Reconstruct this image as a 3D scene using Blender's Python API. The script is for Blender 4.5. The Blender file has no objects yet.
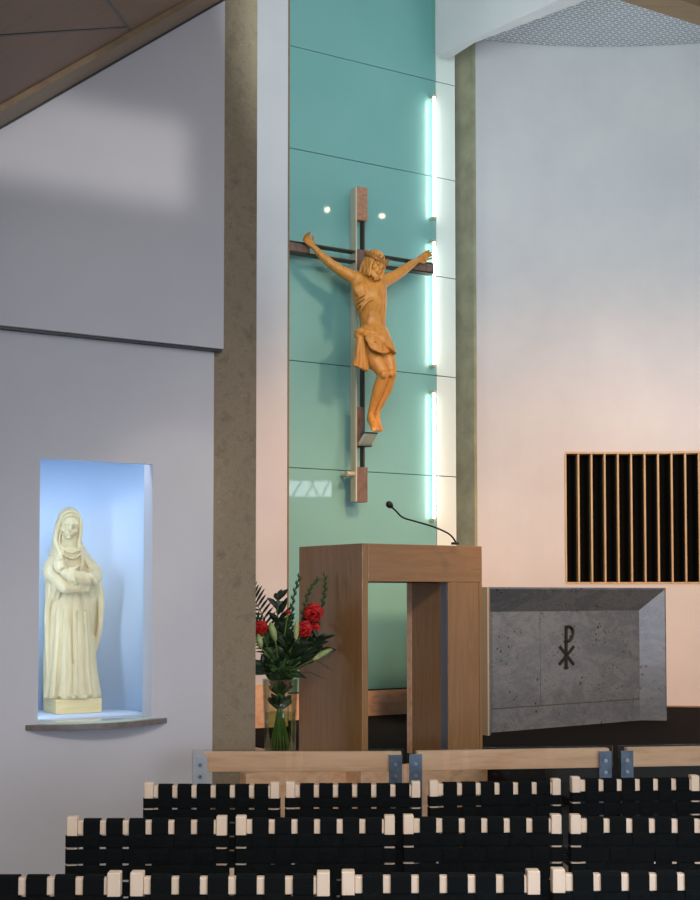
import bpy, bmesh, math, random
from mathutils import Vector, Matrix
random.seed(7)
PI = math.pi
sc = bpy.context.scene
COL = sc.collection
V = Vector

# ------------------------------------------------------------------ camera
F, CX, HOR = 1340.0, 350.0, 595.0
PITCH = math.radians(2.5)
EYE = 1.54
CY = HOR - F*math.tan(PITCH)
cam_d = bpy.data.cameras.new('camera'); cam = bpy.data.objects.new('camera', cam_d); COL.objects.link(cam)
cam_d.sensor_fit = 'VERTICAL'; cam_d.sensor_height = 24; cam_d.sensor_width = 24*7/9
cam_d.lens = 24*F/900
cam_d.shift_y = (CY-450)/900
cam.location = (0, 0, EYE); cam.rotation_euler = (PI/2+PITCH, 0, 0)
cam_d.clip_start = 0.05
sc.camera = cam
ORG = V((0, 0, EYE))
def ray(x, y):
    a = (x-CX)/F; b = (CY-y)/F; c, s = math.cos(PITCH), math.sin(PITCH)
    return V((a, c-b*s, s+b*c))
def at(x, y, Y):
    r = ray(x, y); return ORG + r*(Y/r.y)
def hit(x, y, p0, n):
    r = ray(x, y); return ORG + r*((p0-ORG).dot(n)/r.dot(n))
def hitz(x, y, z): return hit(x, y, V((0, 0, z)), V((0, 0, 1)))

# ------------------------------------------------------------------ helpers
def tag(o, label=None, cat=None, group=None, kind=None):
    if label: o['label'] = label
    if cat: o['category'] = cat
    if group: o['group'] = group
    if kind: o['kind'] = kind
    return o
def empty(name, loc=(0, 0, 0), rz=0, label=None, cat=None, group=None):
    o = bpy.data.objects.new(name, None); COL.objects.link(o)
    o.location = loc; o.rotation_euler = (0, 0, rz); o.empty_display_size = .1
    return tag(o, label, cat, group)
def fin(name, bm, mat, parent=None, smooth=False, bevel=0, world=True):
    """link a bmesh as one object; vertices are world coordinates when world=True"""
    bmesh.ops.recalc_face_normals(bm, faces=bm.faces)
    me = bpy.data.meshes.new(name); bm.to_mesh(me); bm.free()
    o = bpy.data.objects.new(name, me); COL.objects.link(o)
    me.materials.append(mat)
    if smooth:
        for p in me.polygons: p.use_smooth = True
    if bevel:
        m = o.modifiers.new('bevel', 'BEVEL'); m.width = bevel; m.segments = 2; m.limit_method = 'ANGLE'
    if parent:
        o.parent = parent
        if world:
            bpy.context.view_layer.update()
            o.matrix_parent_inverse = parent.matrix_world.inverted()
    return o
def ubox(bm, o, a, b, c):
    """box spanned from corner o by vectors a, b, c"""
    o, a, b, c = V(o), V(a), V(b), V(c)
    vs = [bm.verts.new(o+a*i+b*j+c*k) for i in (0, 1) for j in (0, 1) for k in (0, 1)]
    for f in ((0, 1, 3, 2), (4, 6, 7, 5), (0, 4, 5, 1), (2, 3, 7, 6), (0, 2, 6, 4), (1, 5, 7, 3)):
        bm.faces.new([vs[i] for i in f])
def cbox(bm, c, s):
    c = V(c); s = V(s)
    ubox(bm, c-s/2, (s.x, 0, 0), (0, s.y, 0), (0, 0, s.z))
def prism(bm, poly, ext):
    """poly: 3-D points; extruded by vector ext"""
    ext = V(ext); a = [bm.verts.new(V(p)) for p in poly]; b = [bm.verts.new(V(p)+ext) for p in poly]
    n = len(a); bm.faces.new(a); bm.faces.new(b[::-1])
    for i in range(n): bm.faces.new((a[i], b[i], b[(i+1) % n], a[(i+1) % n]))
def rings(bm, rs, cap=True, closed=True):
    """loft a list of rings (lists of points)"""
    vr = [[bm.verts.new(p) for p in r] for r in rs]
    n = len(vr[0])
    for i in range(len(vr)-1):
        for j in range(n if closed else n-1):
            k = (j+1) % n
            bm.faces.new((vr[i][j], vr[i][k], vr[i+1][k], vr[i+1][j]))
    if cap: bm.faces.new(vr[0][::-1]); bm.faces.new(vr[-1])
def frame_of(d):
    d = d.normalized(); u = d.cross(V((0, 0, 1)))
    if u.length < 1e-3: u = V((1, 0, 0))
    u.normalize(); return u, d.cross(u).normalized()
def tube(bm, pts, rad, n=10, flat=1.0, cap=True):
    pts = [V(p) for p in pts]; rs = []
    if not isinstance(rad, (list, tuple)): rad = [rad]*len(pts)
    pu = None
    for i, p in enumerate(pts):
        d = (pts[min(i+1, len(pts)-1)]-pts[max(i-1, 0)])
        u, w = frame_of(d)
        if pu is not None:
            u = (pu-d.normalized()*pu.dot(d.normalized()))
            u = u.normalized() if u.length > 1e-4 else frame_of(d)[0]
            w = d.normalized().cross(u)
        pu = u
        rs.append([p+(u*math.cos(2*PI*k/n)+w*math.sin(2*PI*k/n)*flat)*rad[i] for k in range(n)])
    rings(bm, rs, cap)
def caps(bm, p0, p1, r0, r1, n=14):
    """tapered capsule"""
    p0, p1 = V(p0), V(p1); d = (p1-p0)
    if d.length < 1e-6: return
    dn = d.normalized(); u, w = frame_of(dn); rs = []
    prof = [(p0-dn*r0*math.cos(t), r0*math.sin(t)) for t in (0.15, .5, 1.0)] + [(p0, r0), (p1, r1)] + \
           [(p1+dn*r1*math.cos(t), r1*math.sin(t)) for t in (1.0, .5, .15)]
    for c, r in prof: rs.append([c+(u*math.cos(2*PI*k/n)+w*math.sin(2*PI*k/n))*r for k in range(n)])
    rings(bm, rs)
def limb(bm, pts, rad):
    for i in range(len(pts)-1): caps(bm, pts[i], pts[i+1], rad[i], rad[i+1])
def ell(bm, c, r, M=None, sub=3):
    """ellipsoid with radii r (3) in basis M (columns)"""
    M = M or Matrix.Identity(3)
    mt = Matrix.Translation(V(c)) @ M.to_4x4() @ Matrix.Diagonal((r[0], r[1], r[2], 1))
    bmesh.ops.create_icosphere(bm, subdivisions=sub, radius=1, matrix=mt)
def smooth_path(pts, k=6):
    pts = [V(p) for p in pts]; out = []
    P = [pts[0]*2-pts[1]]+pts+[pts[-1]*2-pts[-2]]
    for i in range(1, len(P)-2):
        for j in range(k):
            t = j/k; a, b, c, d = P[i-1], P[i], P[i+1], P[i+2]
            out.append(.5*((2*b)+(c-a)*t+(2*a-5*b+4*c-d)*t*t+(3*b-a-3*c+d)*t**3))
    out.append(pts[-1]); return out
def remesh(o, voxel, it=3, fac=.5):
    m = o.modifiers.new('r', 'REMESH'); m.mode = 'VOXEL'; m.voxel_size = voxel; m.use_smooth_shade = True
    s = o.modifiers.new('s', 'SMOOTH'); s.iterations = it; s.factor = fac
    dg = bpy.context.evaluated_depsgraph_get(); dg.update()
    me = bpy.data.meshes.new_from_object(o.evaluated_get(dg))
    o.modifiers.clear(); old = o.data; o.data = me; me.name = old.name
    for p in me.polygons: p.use_smooth = True
    return o

# ------------------------------------------------------------------ materials
def lin(c):
    return tuple(((v/255)/12.92 if v/255 <= .04045 else (((v/255)+.055)/1.055)**2.4) for v in c)+(1,)
def mat(name, rgb, rough=.6, metal=0, coat=0, spec=.5, emit=None, estr=0):
    m = bpy.data.materials.new(name); m.use_nodes = True; b = m.node_tree.nodes['Principled BSDF']
    b.inputs['Base Color'].default_value = lin(rgb); b.inputs['Roughness'].default_value = rough
    b.inputs['Metallic'].default_value = metal; b.inputs['Coat Weight'].default_value = coat
    b.inputs['Coat Roughness'].default_value = .03
    b.inputs['Specular IOR Level'].default_value = spec
    if emit: b.inputs['Emission Color'].default_value = lin(emit); b.inputs['Emission Strength'].default_value = estr
    return m, m.node_tree, b
def noise_mix(m, scale, cols, stretch=(1, 1, 1), detail=6, rough=.6, bump=0, lo=.3, hi=.7, rot=(0, 0, 0), dist=0, bscale=None):
    m, nt, b = m; N, L = nt.nodes, nt.links
    tc = N.new('ShaderNodeTexCoord'); mp = N.new('ShaderNodeMapping')
    mp.inputs['Scale'].default_value = stretch; mp.inputs['Rotation'].default_value = rot
    nz = N.new('ShaderNodeTexNoise'); nz.inputs['Scale'].default_value = scale
    nz.inputs['Detail'].default_value = detail; nz.inputs['Roughness'].default_value = rough; nz.inputs['Distortion'].default_value = dist
    cr = N.new('ShaderNodeValToRGB'); els = cr.color_ramp.elements
    els[0].position, els[1].position = lo, hi
    els[0].color, els[1].color = lin(cols[0]), lin(cols[-1])
    for i, c in enumerate(cols[1:-1]):
        e = els.new(lo+(hi-lo)*(i+1)/(len(cols)-1)); e.color = lin(c)
    L.new(tc.outputs['Object'], mp.inputs['Vector']); L.new(mp.outputs['Vector'], nz.inputs['Vector'])
    L.new(nz.outputs['Fac'], cr.inputs['Fac']); L.new(cr.outputs['Color'], b.inputs['Base Color'])
    if bump:
        bp = N.new('ShaderNodeBump'); bp.inputs['Strength'].default_value = bump; bp.inputs['Distance'].default_value = .01
        src = nz
        if bscale:
            src = N.new('ShaderNodeTexNoise'); src.inputs['Scale'].default_value = bscale; src.inputs['Detail'].default_value = 8
            L.new(mp.outputs['Vector'], src.inputs['Vector'])
        L.new(src.outputs['Fac'], bp.inputs['Height']); L.new(bp.outputs['Normal'], b.inputs['Normal'])
    return m
def speckle(m, scale, rgb, thr, amount=1.0):
    """overlay small specks on an existing material's colour"""
    nt = m.node_tree; N, L = nt.nodes, nt.links; b = N['Principled BSDF']
    src = b.inputs['Base Color'].links[0].from_socket
    tc = N.new('ShaderNodeTexCoord'); v = N.new('ShaderNodeTexVoronoi'); v.inputs['Scale'].default_value = scale
    n2 = N.new('ShaderNodeTexNoise'); n2.inputs['Scale'].default_value = scale*.25
    ad = N.new('ShaderNodeMath'); ad.operation = 'ADD'
    cr = N.new('ShaderNodeValToRGB'); cr.color_ramp.elements[0].position = thr; cr.color_ramp.elements[1].position = thr+.05
    cr.color_ramp.elements[0].color = (amount, amount, amount, 1); cr.color_ramp.elements[1].color = (0, 0, 0, 1)
    mx = N.new('ShaderNodeMix'); mx.data_type = 'RGBA'; mx.inputs[7].default_value = lin(rgb)
    L.new(tc.outputs['Object'], v.inputs['Vector']); L.new(tc.outputs['Object'], n2.inputs['Vector'])
    L.new(v.outputs['Distance'], ad.inputs[0]); L.new(n2.outputs['Fac'], ad.inputs[1])
    L.new(ad.outputs[0], cr.inputs['Fac']); L.new(cr.outputs['Color'], mx.inputs[0])
    L.new(src, mx.inputs[6]); L.new(mx.outputs[2], b.inputs['Base Color'])
    return m

M = {}
M['paint'] = noise_mix(mat('white_paint', (205, 205, 208), .55), 1.6, [(198, 198, 203), (208, 208, 211)], bump=.02, bscale=60)
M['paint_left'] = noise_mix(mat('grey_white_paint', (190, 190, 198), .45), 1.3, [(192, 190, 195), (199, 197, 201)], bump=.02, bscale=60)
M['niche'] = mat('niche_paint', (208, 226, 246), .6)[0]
M['ceil_wood'] = noise_mix(mat('ceiling_timber', (120, 95, 70), .5), 1.6, [(104, 70, 40), (122, 84, 50), (108, 74, 43)], stretch=(1, 9, 9), bump=.02)
M['trim_wood'] = noise_mix(mat('fascia_timber', (140, 115, 90), .5), 3, [(122, 98, 70), (142, 116, 84)], stretch=(1, 8, 8))
M['ambo'] = noise_mix(mat('oak_veneer', (170, 130, 90), .38, coat=.15), 3.2, [(130, 93, 56), (158, 117, 74), (143, 105, 65), (170, 129, 84)], stretch=(7, 7, .55), detail=8, rough=.65, lo=.28, hi=.74, bump=.03, dist=.6)
M['ambo_h'] = noise_mix(mat('oak_veneer_across', (170, 130, 90), .38, coat=.15), 3.2, [(134, 97, 59), (158, 117, 75), (145, 107, 67), (166, 126, 82)], stretch=(.8, .8, 9), detail=8, rough=.65, lo=.28, hi=.74, bump=.03, dist=.5)
M['oak_light'] = noise_mix(mat('light_timber', (215, 180, 140), .45), 3, [(214, 164, 126), (234, 190, 154), (242, 202, 168)], stretch=(.7, 8, 8), detail=8, dist=.4)
M['chairwood'] = noise_mix(mat('pale_beech', (228, 205, 180), .5), 8, [(214, 188, 160), (234, 214, 192)], stretch=(1, 1, .3))
M['blackstrap'] = noise_mix(mat('black_webbing', (10, 12, 13), .85, spec=.08), 200, [(9, 11, 12), (20, 24, 25)], stretch=(1, 1, 1), bump=.15)
M['carpet'] = noise_mix(mat('black_carpet', (12, 12, 14), .95, spec=.1), 160, [(7, 7, 9), (20, 20, 22)], bump=.3)
M['stonefloor'] = noise_mix(mat('grey_stone_floor', (120, 118, 112), .5), 5, [(104, 102, 98), (128, 125, 119)])
M['concrete'] = speckle(noise_mix(mat('bush_hammered_concrete', (130, 120, 108), .9, spec=.2), 9, [(112, 100, 84), (142, 128, 108), (124, 111, 93)], detail=10, rough=.75, bump=.25, bscale=90), 110, (176, 164, 142), .56, .6)
M['concrete2'] = noise_mix(mat('plain_concrete', (150, 150, 130), .8), 6, [(142, 144, 118), (172, 172, 142)], detail=8, bump=.05)
M['teal'] = noise_mix(mat('back_painted_teal_glass', (80, 160, 155), .5, coat=.45, spec=1.0), .7, [(108, 170, 166), (116, 177, 172)])
M['teal_pale'] = mat('frosted_edge_glass', (225, 238, 232), .25, coat=.5)[0]
M['joint'] = mat('dark_joint', (38, 74, 74), .6)[0]
M['steel'] = noise_mix(mat('brushed_steel', (190, 188, 180), .38, metal=.25), 30, [(184, 174, 152), (208, 198, 176)], stretch=(1, 1, .05))
M['steel_dark'] = mat('dark_bronze', (74, 62, 54), .4, metal=.8)[0]
M['bracket'] = noise_mix(mat('galvanised_plate', (96, 108, 122), .35, metal=.7), 25, [(84, 98, 112), (112, 126, 140)])
M['steelblue'] = mat('blue_grey_steel', (120, 132, 150), .3, metal=.7)[0]
M['bolt'] = mat('bolt_steel', (170, 178, 185), .3, metal=1)[0]
M['crosswood'] = noise_mix(mat('brown_cross_timber', (120, 96, 86), .5), 12, [(92, 72, 66), (132, 106, 94)], stretch=(4, 4, 1), dist=.5)
M['copperwood'] = noise_mix(mat('reddish_cross_timber', (180, 130, 100), .45), 22, [(150, 104, 78), (190, 140, 108)], stretch=(1, 1, 2))
M['corpus'] = noise_mix(mat('carved_limewood', (200, 140, 70), .42), 12, [(172, 108, 42), (208, 144, 66), (188, 124, 52)], stretch=(2, 2, .5), bump=.03)
M['corpus_dark'] = noise_mix(mat('darker_carved_wood', (165, 108, 50), .5), 14, [(140, 88, 34), (174, 120, 58)], stretch=(2, 2, .5))
M['statue'] = noise_mix(mat('pale_carved_wood', (225, 215, 180), .5), 8, [(190, 174, 134), (214, 202, 162)], stretch=(3, 3, .4), bump=.02)
M['plinthwood'] = noise_mix(mat('pale_plinth_wood', (225, 205, 150), .5), 10, [(206, 184, 128), (226, 208, 158)], stretch=(.5, .5, 5))
M['shelf'] = noise_mix(mat('grey_stone_shelf', (120, 110, 102), .35), 14, [(96, 88, 84), (136, 126, 118)])
M['glassshelf'] = mat('pale_glass_top', (200, 222, 214), .12, coat=.6)[0]
M['grille_dark'] = mat('dark_void', (7, 8, 8), .9, spec=.1)[0]
M['slatwood'] = noise_mix(mat('ash_slat', (210, 176, 130), .45), 6, [(170, 144, 106), (196, 168, 130)], stretch=(3, 3, .4))
M['black'] = mat('black_rubber', (14, 14, 15), .45)[0]
M['leaf'] = noise_mix(mat('dark_leaf', (30, 52, 30), .45), 9, [(13, 27, 15), (32, 56, 28)])
M['leaf2'] = noise_mix(mat('mid_leaf', (52, 84, 46), .45), 9, [(34, 60, 30), (66, 98, 50)])
M['bud'] = noise_mix(mat('lily_bud', (160, 175, 110), .45), 12, [(110, 140, 62), (190, 200, 140)])
M['red'] = noise_mix(mat('red_petal', (190, 20, 20), .55), 20, [(150, 8, 12), (214, 26, 22)])
M['stem'] = mat('green_stem', (92, 120, 52), .5)[0]
M['tube'] = mat('white_lamp_tube', (255, 255, 255), .4, emit=(255, 252, 240), estr=10)[0]
M['tubelow'] = mat('led_strip', (255, 255, 255), .4, emit=(214, 232, 255), estr=5)[0]
M['lampdisc'] = mat('halogen_lamp', (255, 255, 255), .4, emit=(255, 236, 206), estr=60)[0]
M['darkmetal_shade'] = mat('dark_metal_and_shade', (60, 60, 62), .4, metal=.6)[0]  # also tones the painted shade strip under the bulkhead
M['winlight'] = mat('bright_window_glass', (255, 255, 255), .4, emit=(226, 238, 255), estr=16.0)[0]
M['stone_edge'] = mat('pale_stone_edge', (150, 140, 116), .4)[0]
M['plate'] = mat('pale_steel_plate', (172, 182, 192), .4, metal=.3)[0]
M['rest_reflection'] = mat('footrest_with_reflection', (240, 232, 208), .35)[0]  # paleness puts the wedge's reflected light into its colour
M['symbol'] = mat('dark_bronze_inlay', (30, 28, 27), .5, metal=.3)[0]
M['grout'] = mat('stone_joint', (52, 56, 58), .8)[0]

def granite():
    m = noise_mix(mat('blue_grey_granite', (120, 126, 132), .2, coat=.18), 2.2, [(60, 73, 88), (92, 103, 116), (74, 86, 99), (104, 115, 126)],
                  stretch=(1.6, 1.6, 3), rot=(0, .7, .3), detail=14, rough=.8, dist=.5, lo=.3, hi=.7)
    return speckle(speckle(m, 60, (36, 38, 40), .58, .8), 24, (30, 32, 34), .53, .8)
M['granite'] = granite()

def glassmat(name, tint, mixf=.06, rough=.01):
    m = bpy.data.materials.new(name); m.use_nodes = True; nt = m.node_tree; N, L = nt.nodes, nt.links
    N.remove(N['Principled BSDF']); out = N['Material Output']
    tr = N.new('ShaderNodeBsdfTransparent'); tr.inputs['Color'].default_value = lin(tint)
    gl = N.new('ShaderNodeBsdfGlossy'); gl.inputs['Roughness'].default_value = rough
    fr = N.new('ShaderNodeFresnel'); fr.inputs['IOR'].default_value = 1.5 if name == 'clear_glass' else 1.28
    ad = N.new('ShaderNodeMath'); ad.operation = 'ADD'; ad.inputs[1].default_value = mixf
    mx = N.new('ShaderNodeMixShader')
    hf = N.new('ShaderNodeMath'); hf.operation = 'MULTIPLY'; hf.inputs[1].default_value = .9 if name == 'clear_glass' else .35
    L.new(fr.outputs[0], hf.inputs[0]); L.new(hf.outputs[0], ad.inputs[0]); L.new(ad.outputs[0], mx.inputs[0])
    L.new(tr.outputs[0], mx.inputs[1]); L.new(gl.outputs[0], mx.inputs[2]); L.new(mx.outputs[0], out.inputs['Surface'])
    return m
M['glass'] = glassmat('clear_glass', (252, 254, 253), .01)
M['vase'] = glassmat('vase_glass', (240, 246, 242), .02)
M['water'] = glassmat('vase_water', (226, 236, 212), -.03)

def meshmat():
    m, nt, b = mat('expanded_metal_mesh', (200, 205, 210), .4, metal=.3); N, L = nt.nodes, nt.links
    tc = N.new('ShaderNodeTexCoord'); br = N.new('ShaderNodeTexBrick')
    br.inputs['Scale'].default_value = 11; br.inputs['Mortar Size'].default_value = .036; br.inputs['Mortar Smooth'].default_value = .3
    br.inputs['Brick Width'].default_value = .9; br.inputs['Row Height'].default_value = .42
    br.inputs['Color1'].default_value = lin((150, 158, 168)); br.inputs['Color2'].default_value = lin((164, 171, 180)); br.inputs['Mortar'].default_value = lin((253, 254, 255))
    mp = N.new('ShaderNodeMapping'); mp.inputs['Rotation'].default_value = (0, 0, .55)
    L.new(tc.outputs['Object'], mp.inputs['Vector']); L.new(mp.outputs['Vector'], br.inputs['Vector'])
    L.new(br.outputs['Color'], b.inputs['Base Color'])
    return m
M['mesh'] = meshmat()

# ------------------------------------------------------------------ layout
ANG = math.atan2(1, 1.62)
U = V((math.cos(ANG), math.sin(ANG), 0))          # along the left wall and the glass wall, away to the right
W = V((-U.y, U.x, 0))                             # into those walls
Z = V((0, 0, 1))
SAN = .62                                         # sanctuary platform height
TOP = 6.9

# ---- floors
bm = bmesh.new(); cbox(bm, (1.5, 4.5, -.05), (14, 18, .1)); f = fin('floor', bm, M['stonefloor']); tag(f, kind='structure')
# ambo frame
AA = math.radians(33.7); UA = V((math.cos(AA), math.sin(AA), 0)); WA = V((-UA.y, UA.x, 0))
C0 = at(362, 595, 7.2); C0.z = SAN
bm = bmesh.new()
R0 = C0+UA*.86; G = lambda x, y, z=0: V((x, y, z))
pl = [C0-UA*0.0+WA*.0-V((0, 0, 0))]
poly = [G(R0.x, 6.62), G(5.6, 6.9), G(5.6, 12.4), G(-2.6, 12.4), G(-2.6, 9.0)]
poly += [V(((C0+WA*1.3-UA*.0).x, (C0+WA*1.3).y, 0)), G(C0.x, C0.y), G(R0.x, R0.y)]
prism(bm, poly, (0, 0, SAN))
f = fin('floor', bm, M['carpet']); tag(f, kind='structure')
bm = bmesh.new()
for k, (z, y) in enumerate(((.41, 6.9), (.2, 6.5))):
    pass
# ---- left wall with niche
PW = at(213, 595, 6.9); PW.z = 0
def lw(x, y, off=0): return hit(x, y, PW-W*off, W)
def scoord(p): return (p-PW).dot(U)
s0, s1 = scoord(lw(39, 590)), scoord(lw(152, 590))
nz1 = lw(95, 461).z; nz0 = lw(95, 719).z
TH = .11
bm = bmesh.new()
def wslab(bm, sa, sb, za, zb, o=0, th=TH, P=PW):
    ubox(bm, P+U*sa-W*o+Z*za, U*(sb-sa), W*th, Z*(zb-za))
wslab(bm, -3.2, s0, 0, 4.2); wslab(bm, s1, 0.0, 0, 4.2); wslab(bm, s0, s1, 0, nz0); wslab(bm, s0, s1, nz1, nz1+.12, 0, .04); wslab(bm, s0, s1, nz1+.1195, 4.2)
f = fin('wall_left', bm, M['paint_left']); tag(f, kind='structure')
# niche shell: shallow curved alcove behind the wall
bm = bmesh.new(); NP = 24
sc_, rad = (s0+s1)/2, (s1-s0)/2+.0
arc = []
for k in range(NP+1):
    t = PI*k/NP
    arc.append(PW+U*(sc_-(rad+.07)*math.cos(t))+W*(TH-.003+.50*math.sin(t)**.8))
outer = [PW+U*(sc_-(rad+.11)*math.cos(PI*k/NP))+W*(TH-.003+.54*math.sin(PI*k/NP)**.8) for k in range(NP+1)]
NT = .10
rs = [[a+Z*(nz0-.01), a+Z*(nz1+NT), b+Z*(nz1+NT), b+Z*(nz0-.01)] for a, b in zip(arc, outer)]
rings(bm, rs)
prism(bm, [p+Z*(nz0-.02) for p in outer], Z*.02); prism(bm, [p+Z*(nz1+NT) for p in outer], Z*.02)
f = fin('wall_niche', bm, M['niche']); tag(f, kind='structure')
me = f.data
for p_ in me.polygons: p_.use_smooth = abs(p_.normal.z) < .5 and p_.area > .01
# upper left bulkhead panel, standing proud of the wall
OFF = .05
PU = PW-W*OFF
def uw(x, y): return hit(x, y, PU, W)
zb = uw(110, 337).z; sr = (uw(224, 300)-PU).dot(U)
A_, B_ = uw(0, 121), uw(212, 0)
e = (B_-A_); A2, B2 = A_-e*2.2, B_+e*1.6
bm = bmesh.new()
def onr(s):   # rake height at s
    t = (s-(A_-PU).dot(U))/((B_-A_).dot(U)); return (A_+e*t).z
sl = -2.4
prism(bm, [PU+U*sl+Z*zb, PU+U*sr+Z*zb, PU+U*sr+Z*onr(sr), PU+U*sl+Z*max(onr(sl), zb+.05)], W*(OFF+.03))
f = fin('wall_upper_left', bm, M['paint_left'], bevel=.003); tag(f, kind='structure')
# dark strip painted in for the shade line under the bulkhead
bm = bmesh.new(); ubox(bm, PU+U*sl+Z*(zb-.0)+W*.012, U*(sr-sl-.004), W*.036, Z*-.012)
f = fin('shade_strip', bm, M['darkmetal_shade']); tag(f, kind='structure')
# timber soffit rising to the right
NC = (B_-A_).cross(W).normalized()
if NC.z < 0: NC = -NC
bm = bmesh.new(); prism(bm, [A2, B2, B2-W*3.2, A2-W*3.2], NC*.08)
f = fin('ceiling', bm, M['ceil_wood']); tag(f, kind='structure')
def cp(x, y): return hit(x, y, A_, NC)
tb = cp(0, 105); tdist = max(.05, -(tb-A_).dot(W)); print('trim', tdist)
bm = bmesh.new(); prism(bm, [A2-W*.0, B2, B2-W*tdist, A2-W*tdist], -NC*.025)
f = fin('trim_2', bm, M['trim_wood']); tag(f, kind='structure')
bm = bmesh.new(); ubox(bm, A2-W*.002, B2-A2, -W*.02, -NC*.034)
f = fin('trim_3', bm, M['darkmetal_shade']); tag(f, kind='structure')
bm = bmesh.new()
for a, b in (((-60, 39), (128, 27)), ((100, -10), (130, 30))):
    p, q = cp(*a), cp(*b); d = (q-p).normalized(); s = d.cross(NC)
    prism(bm, [p-s*.005, q-s*.005, q+s*.005, p+s*.005], -NC*.003)
f = fin('trim_4', bm, M['black']); tag(f, kind='structure')

# ---- near column (left of the sanctuary)
def xs_on(P, D, x):
    """distance t from P along D at which the horizon ray through pixel column x passes"""
    k = (x-CX)/F; return (k*P.y-P.x)/(D.x-k*D.y)
wcol = xs_on(PW, U, 257)
bm = bmesh.new(); ubox(bm, PW+W*.01+U*.0, U*wcol, W*.38, Z*TOP)
col = fin('concrete_column', bm, M['concrete'], bevel=.004)
tag(col, 'rough brown-grey speckled concrete column between the left wall and the flowers', 'column')

# ---- pale wall strip right of the column, hides the edge of the glass
PS = at(287, 595, 9.45); PS.z = 0
bm = bmesh.new(); ubox(bm, PS-U*1.9+Z*SAN, U*1.9, W*.12, Z*(TOP-SAN))
f = fin('wall_back', bm, M['paint']); tag(f, kind='structure')
bm = bmesh.new(); ubox(bm, PS+U*.0005-W*.004+Z*SAN, U*.012, W*.13, Z*(TOP-SAN))
f = fin('trim_5', bm, M['trim_wood']); tag(f, kind='structure')
bm = bmesh.new(); ubox(bm, PS-U*1.9+Z*SAN-W*.012, U*1.9, W*.011, Z*.3)
f = fin('baseboard_back', bm, M['oak_light']); tag(f, kind='structure')

# ---- glass wall
q = hitz(375, 715.5, SAN); PG = V((q.x, q.y, 0))
g0 = xs_on(PG, U, 288)-.35; g1 = xs_on(PG, U, 437); g2 = xs_on(PG, U, 456.5)
def gp(x, y): return hit(x, y, PG, W)
jz = [gp(288, 39).z, gp(288, 144.6).z, gp(288, 360).z]
print('joint z', jz)
JZ = [SAN+.2] + [jz[2]-.8, jz[2], jz[2]+.8, jz[2]+1.6, jz[2]+2.38, TOP]
gw = empty('glass_backdrop', PG+Z*SAN, 0, 'tall teal-green back-painted glass wall of stacked panes behind the crucifix', 'glass wall')
for a, b in zip(JZ[:-1], JZ[1:]):
    bm = bmesh.new(); ubox(bm, PG+U*g0+Z*(a+.0025), U*(g1-g0-.004), W*.012, Z*(b-a-.005))
    fin('pane', bm, M['teal'], gw, bevel=.002)
    bm = bmesh.new(); ubox(bm, PG+U*(g1+.003)+Z*(a+.003), U*(g2-g1-.003), W*.012, Z*(b-a-.006))
    p = fin('edge_pane', bm, M['teal_pale'], gw, bevel=.002); p['label'] = 'whitish narrow pane'
bm = bmesh.new(); ubox(bm, PG+U*g0+W*.013+Z*(SAN), U*(g2-g0), W*.03, Z*(TOP-SAN)); fin('backing', bm, M['joint'], gw)
bm = bmesh.new(); ubox(bm, PG+U*(g0)+Z*SAN-W*.012, U*(g2-g0+.02), W*.023, Z*.19)
f = fin('baseboard_right', bm, M['oak_light']); tag(f, kind='structure')
# light tubes standing just in front of the joint
for k, (ya, yb) in enumerate(((96, 218), (241, 366), (392, 520))):
    OT = .05; p1, p2 = hit(434, ya, PG-W*OT, W)+W*OT, hit(434.5, yb, PG-W*OT, W)+W*OT; p2 = V((p1.x, p1.y, p2.z))
    t = empty('light_tube', p2-W*.03, 0, 'white glowing light tube at the right of the teal glass, %s of three' % ('topmost', 'middle', 'lowest')[k], 'light', 'light tubes on the glass wall')
    bm = bmesh.new(); tube(bm, [p2-W*OT, p1-W*OT], .011, 12); fin('tube', bm, M['tube'], t, smooth=True)
    for p in (p1, p2):
        bm = bmesh.new(); ubox(bm, p-W*(OT+.012)-U*.012-Z*.010, U*.024, W*(OT+.012), Z*.020); fin('end_cap', bm, M['steel'], t)

# ---- right hand curved wall with grille
RC = V((2.15, 7.1, 0)); RR = 4.0
def carc(t, r=RR): return RC+V((math.sin(t), math.cos(t), 0))*r
def ang_of(x):
    k = (x-CX)/F; lo, hi = -1.2, 1.2
    for _ in range(50):
        m = (lo+hi)/2; p = carc(m)
        if p.x/p.y < k: lo = m
        else: hi = m
    return lo
tl = ang_of(477.5); ga = ang_of(566); gb = ang_of(732)
pg = carc((ga+ang_of(700))/2); gz1 = hit(632, 452, pg, V((0, 1, 0))).z; gz0 = hit(632, 584, pg, V((0, 1, 0))).z
CZ = hit(600, 47, carc(ang_of(600)), V((0, 1, 0))).z
print('grille', gz0, gz1, 'ceil', CZ)
bm = bmesh.new()
def arcslab(bm, ta, tb_, za, zb_, r0=RR, th=.12, n=None):
    n = n or max(2, int(abs(tb_-ta)/.04)); rs = []
    for i in range(n+1):
        t = ta+(tb_-ta)*i/n; a, b = carc(t, r0), carc(t, r0+th)
        rs.append([a+Z*za, b+Z*za, b+Z*zb_, a+Z*zb_])
    rings(bm, rs)
tend = 1.05
arcslab(bm, tl, ga, SAN, CZ+.4); arcslab(bm, ga, gb, SAN, gz0); arcslab(bm, ga, gb, gz1, CZ+.4); arcslab(bm, gb, tend, SAN, CZ+.4)
f = fin('wall_right', bm, M['paint']); tag(f, kind='structure')
for p in f.data.polygons: p.use_smooth = False
bm = bmesh.new(); arcslab(bm, tl, tend, SAN, SAN+.012, RR-.006, .02)
f = fin('trim_6', bm, M['trim_wood']); tag(f, kind='structure')
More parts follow.
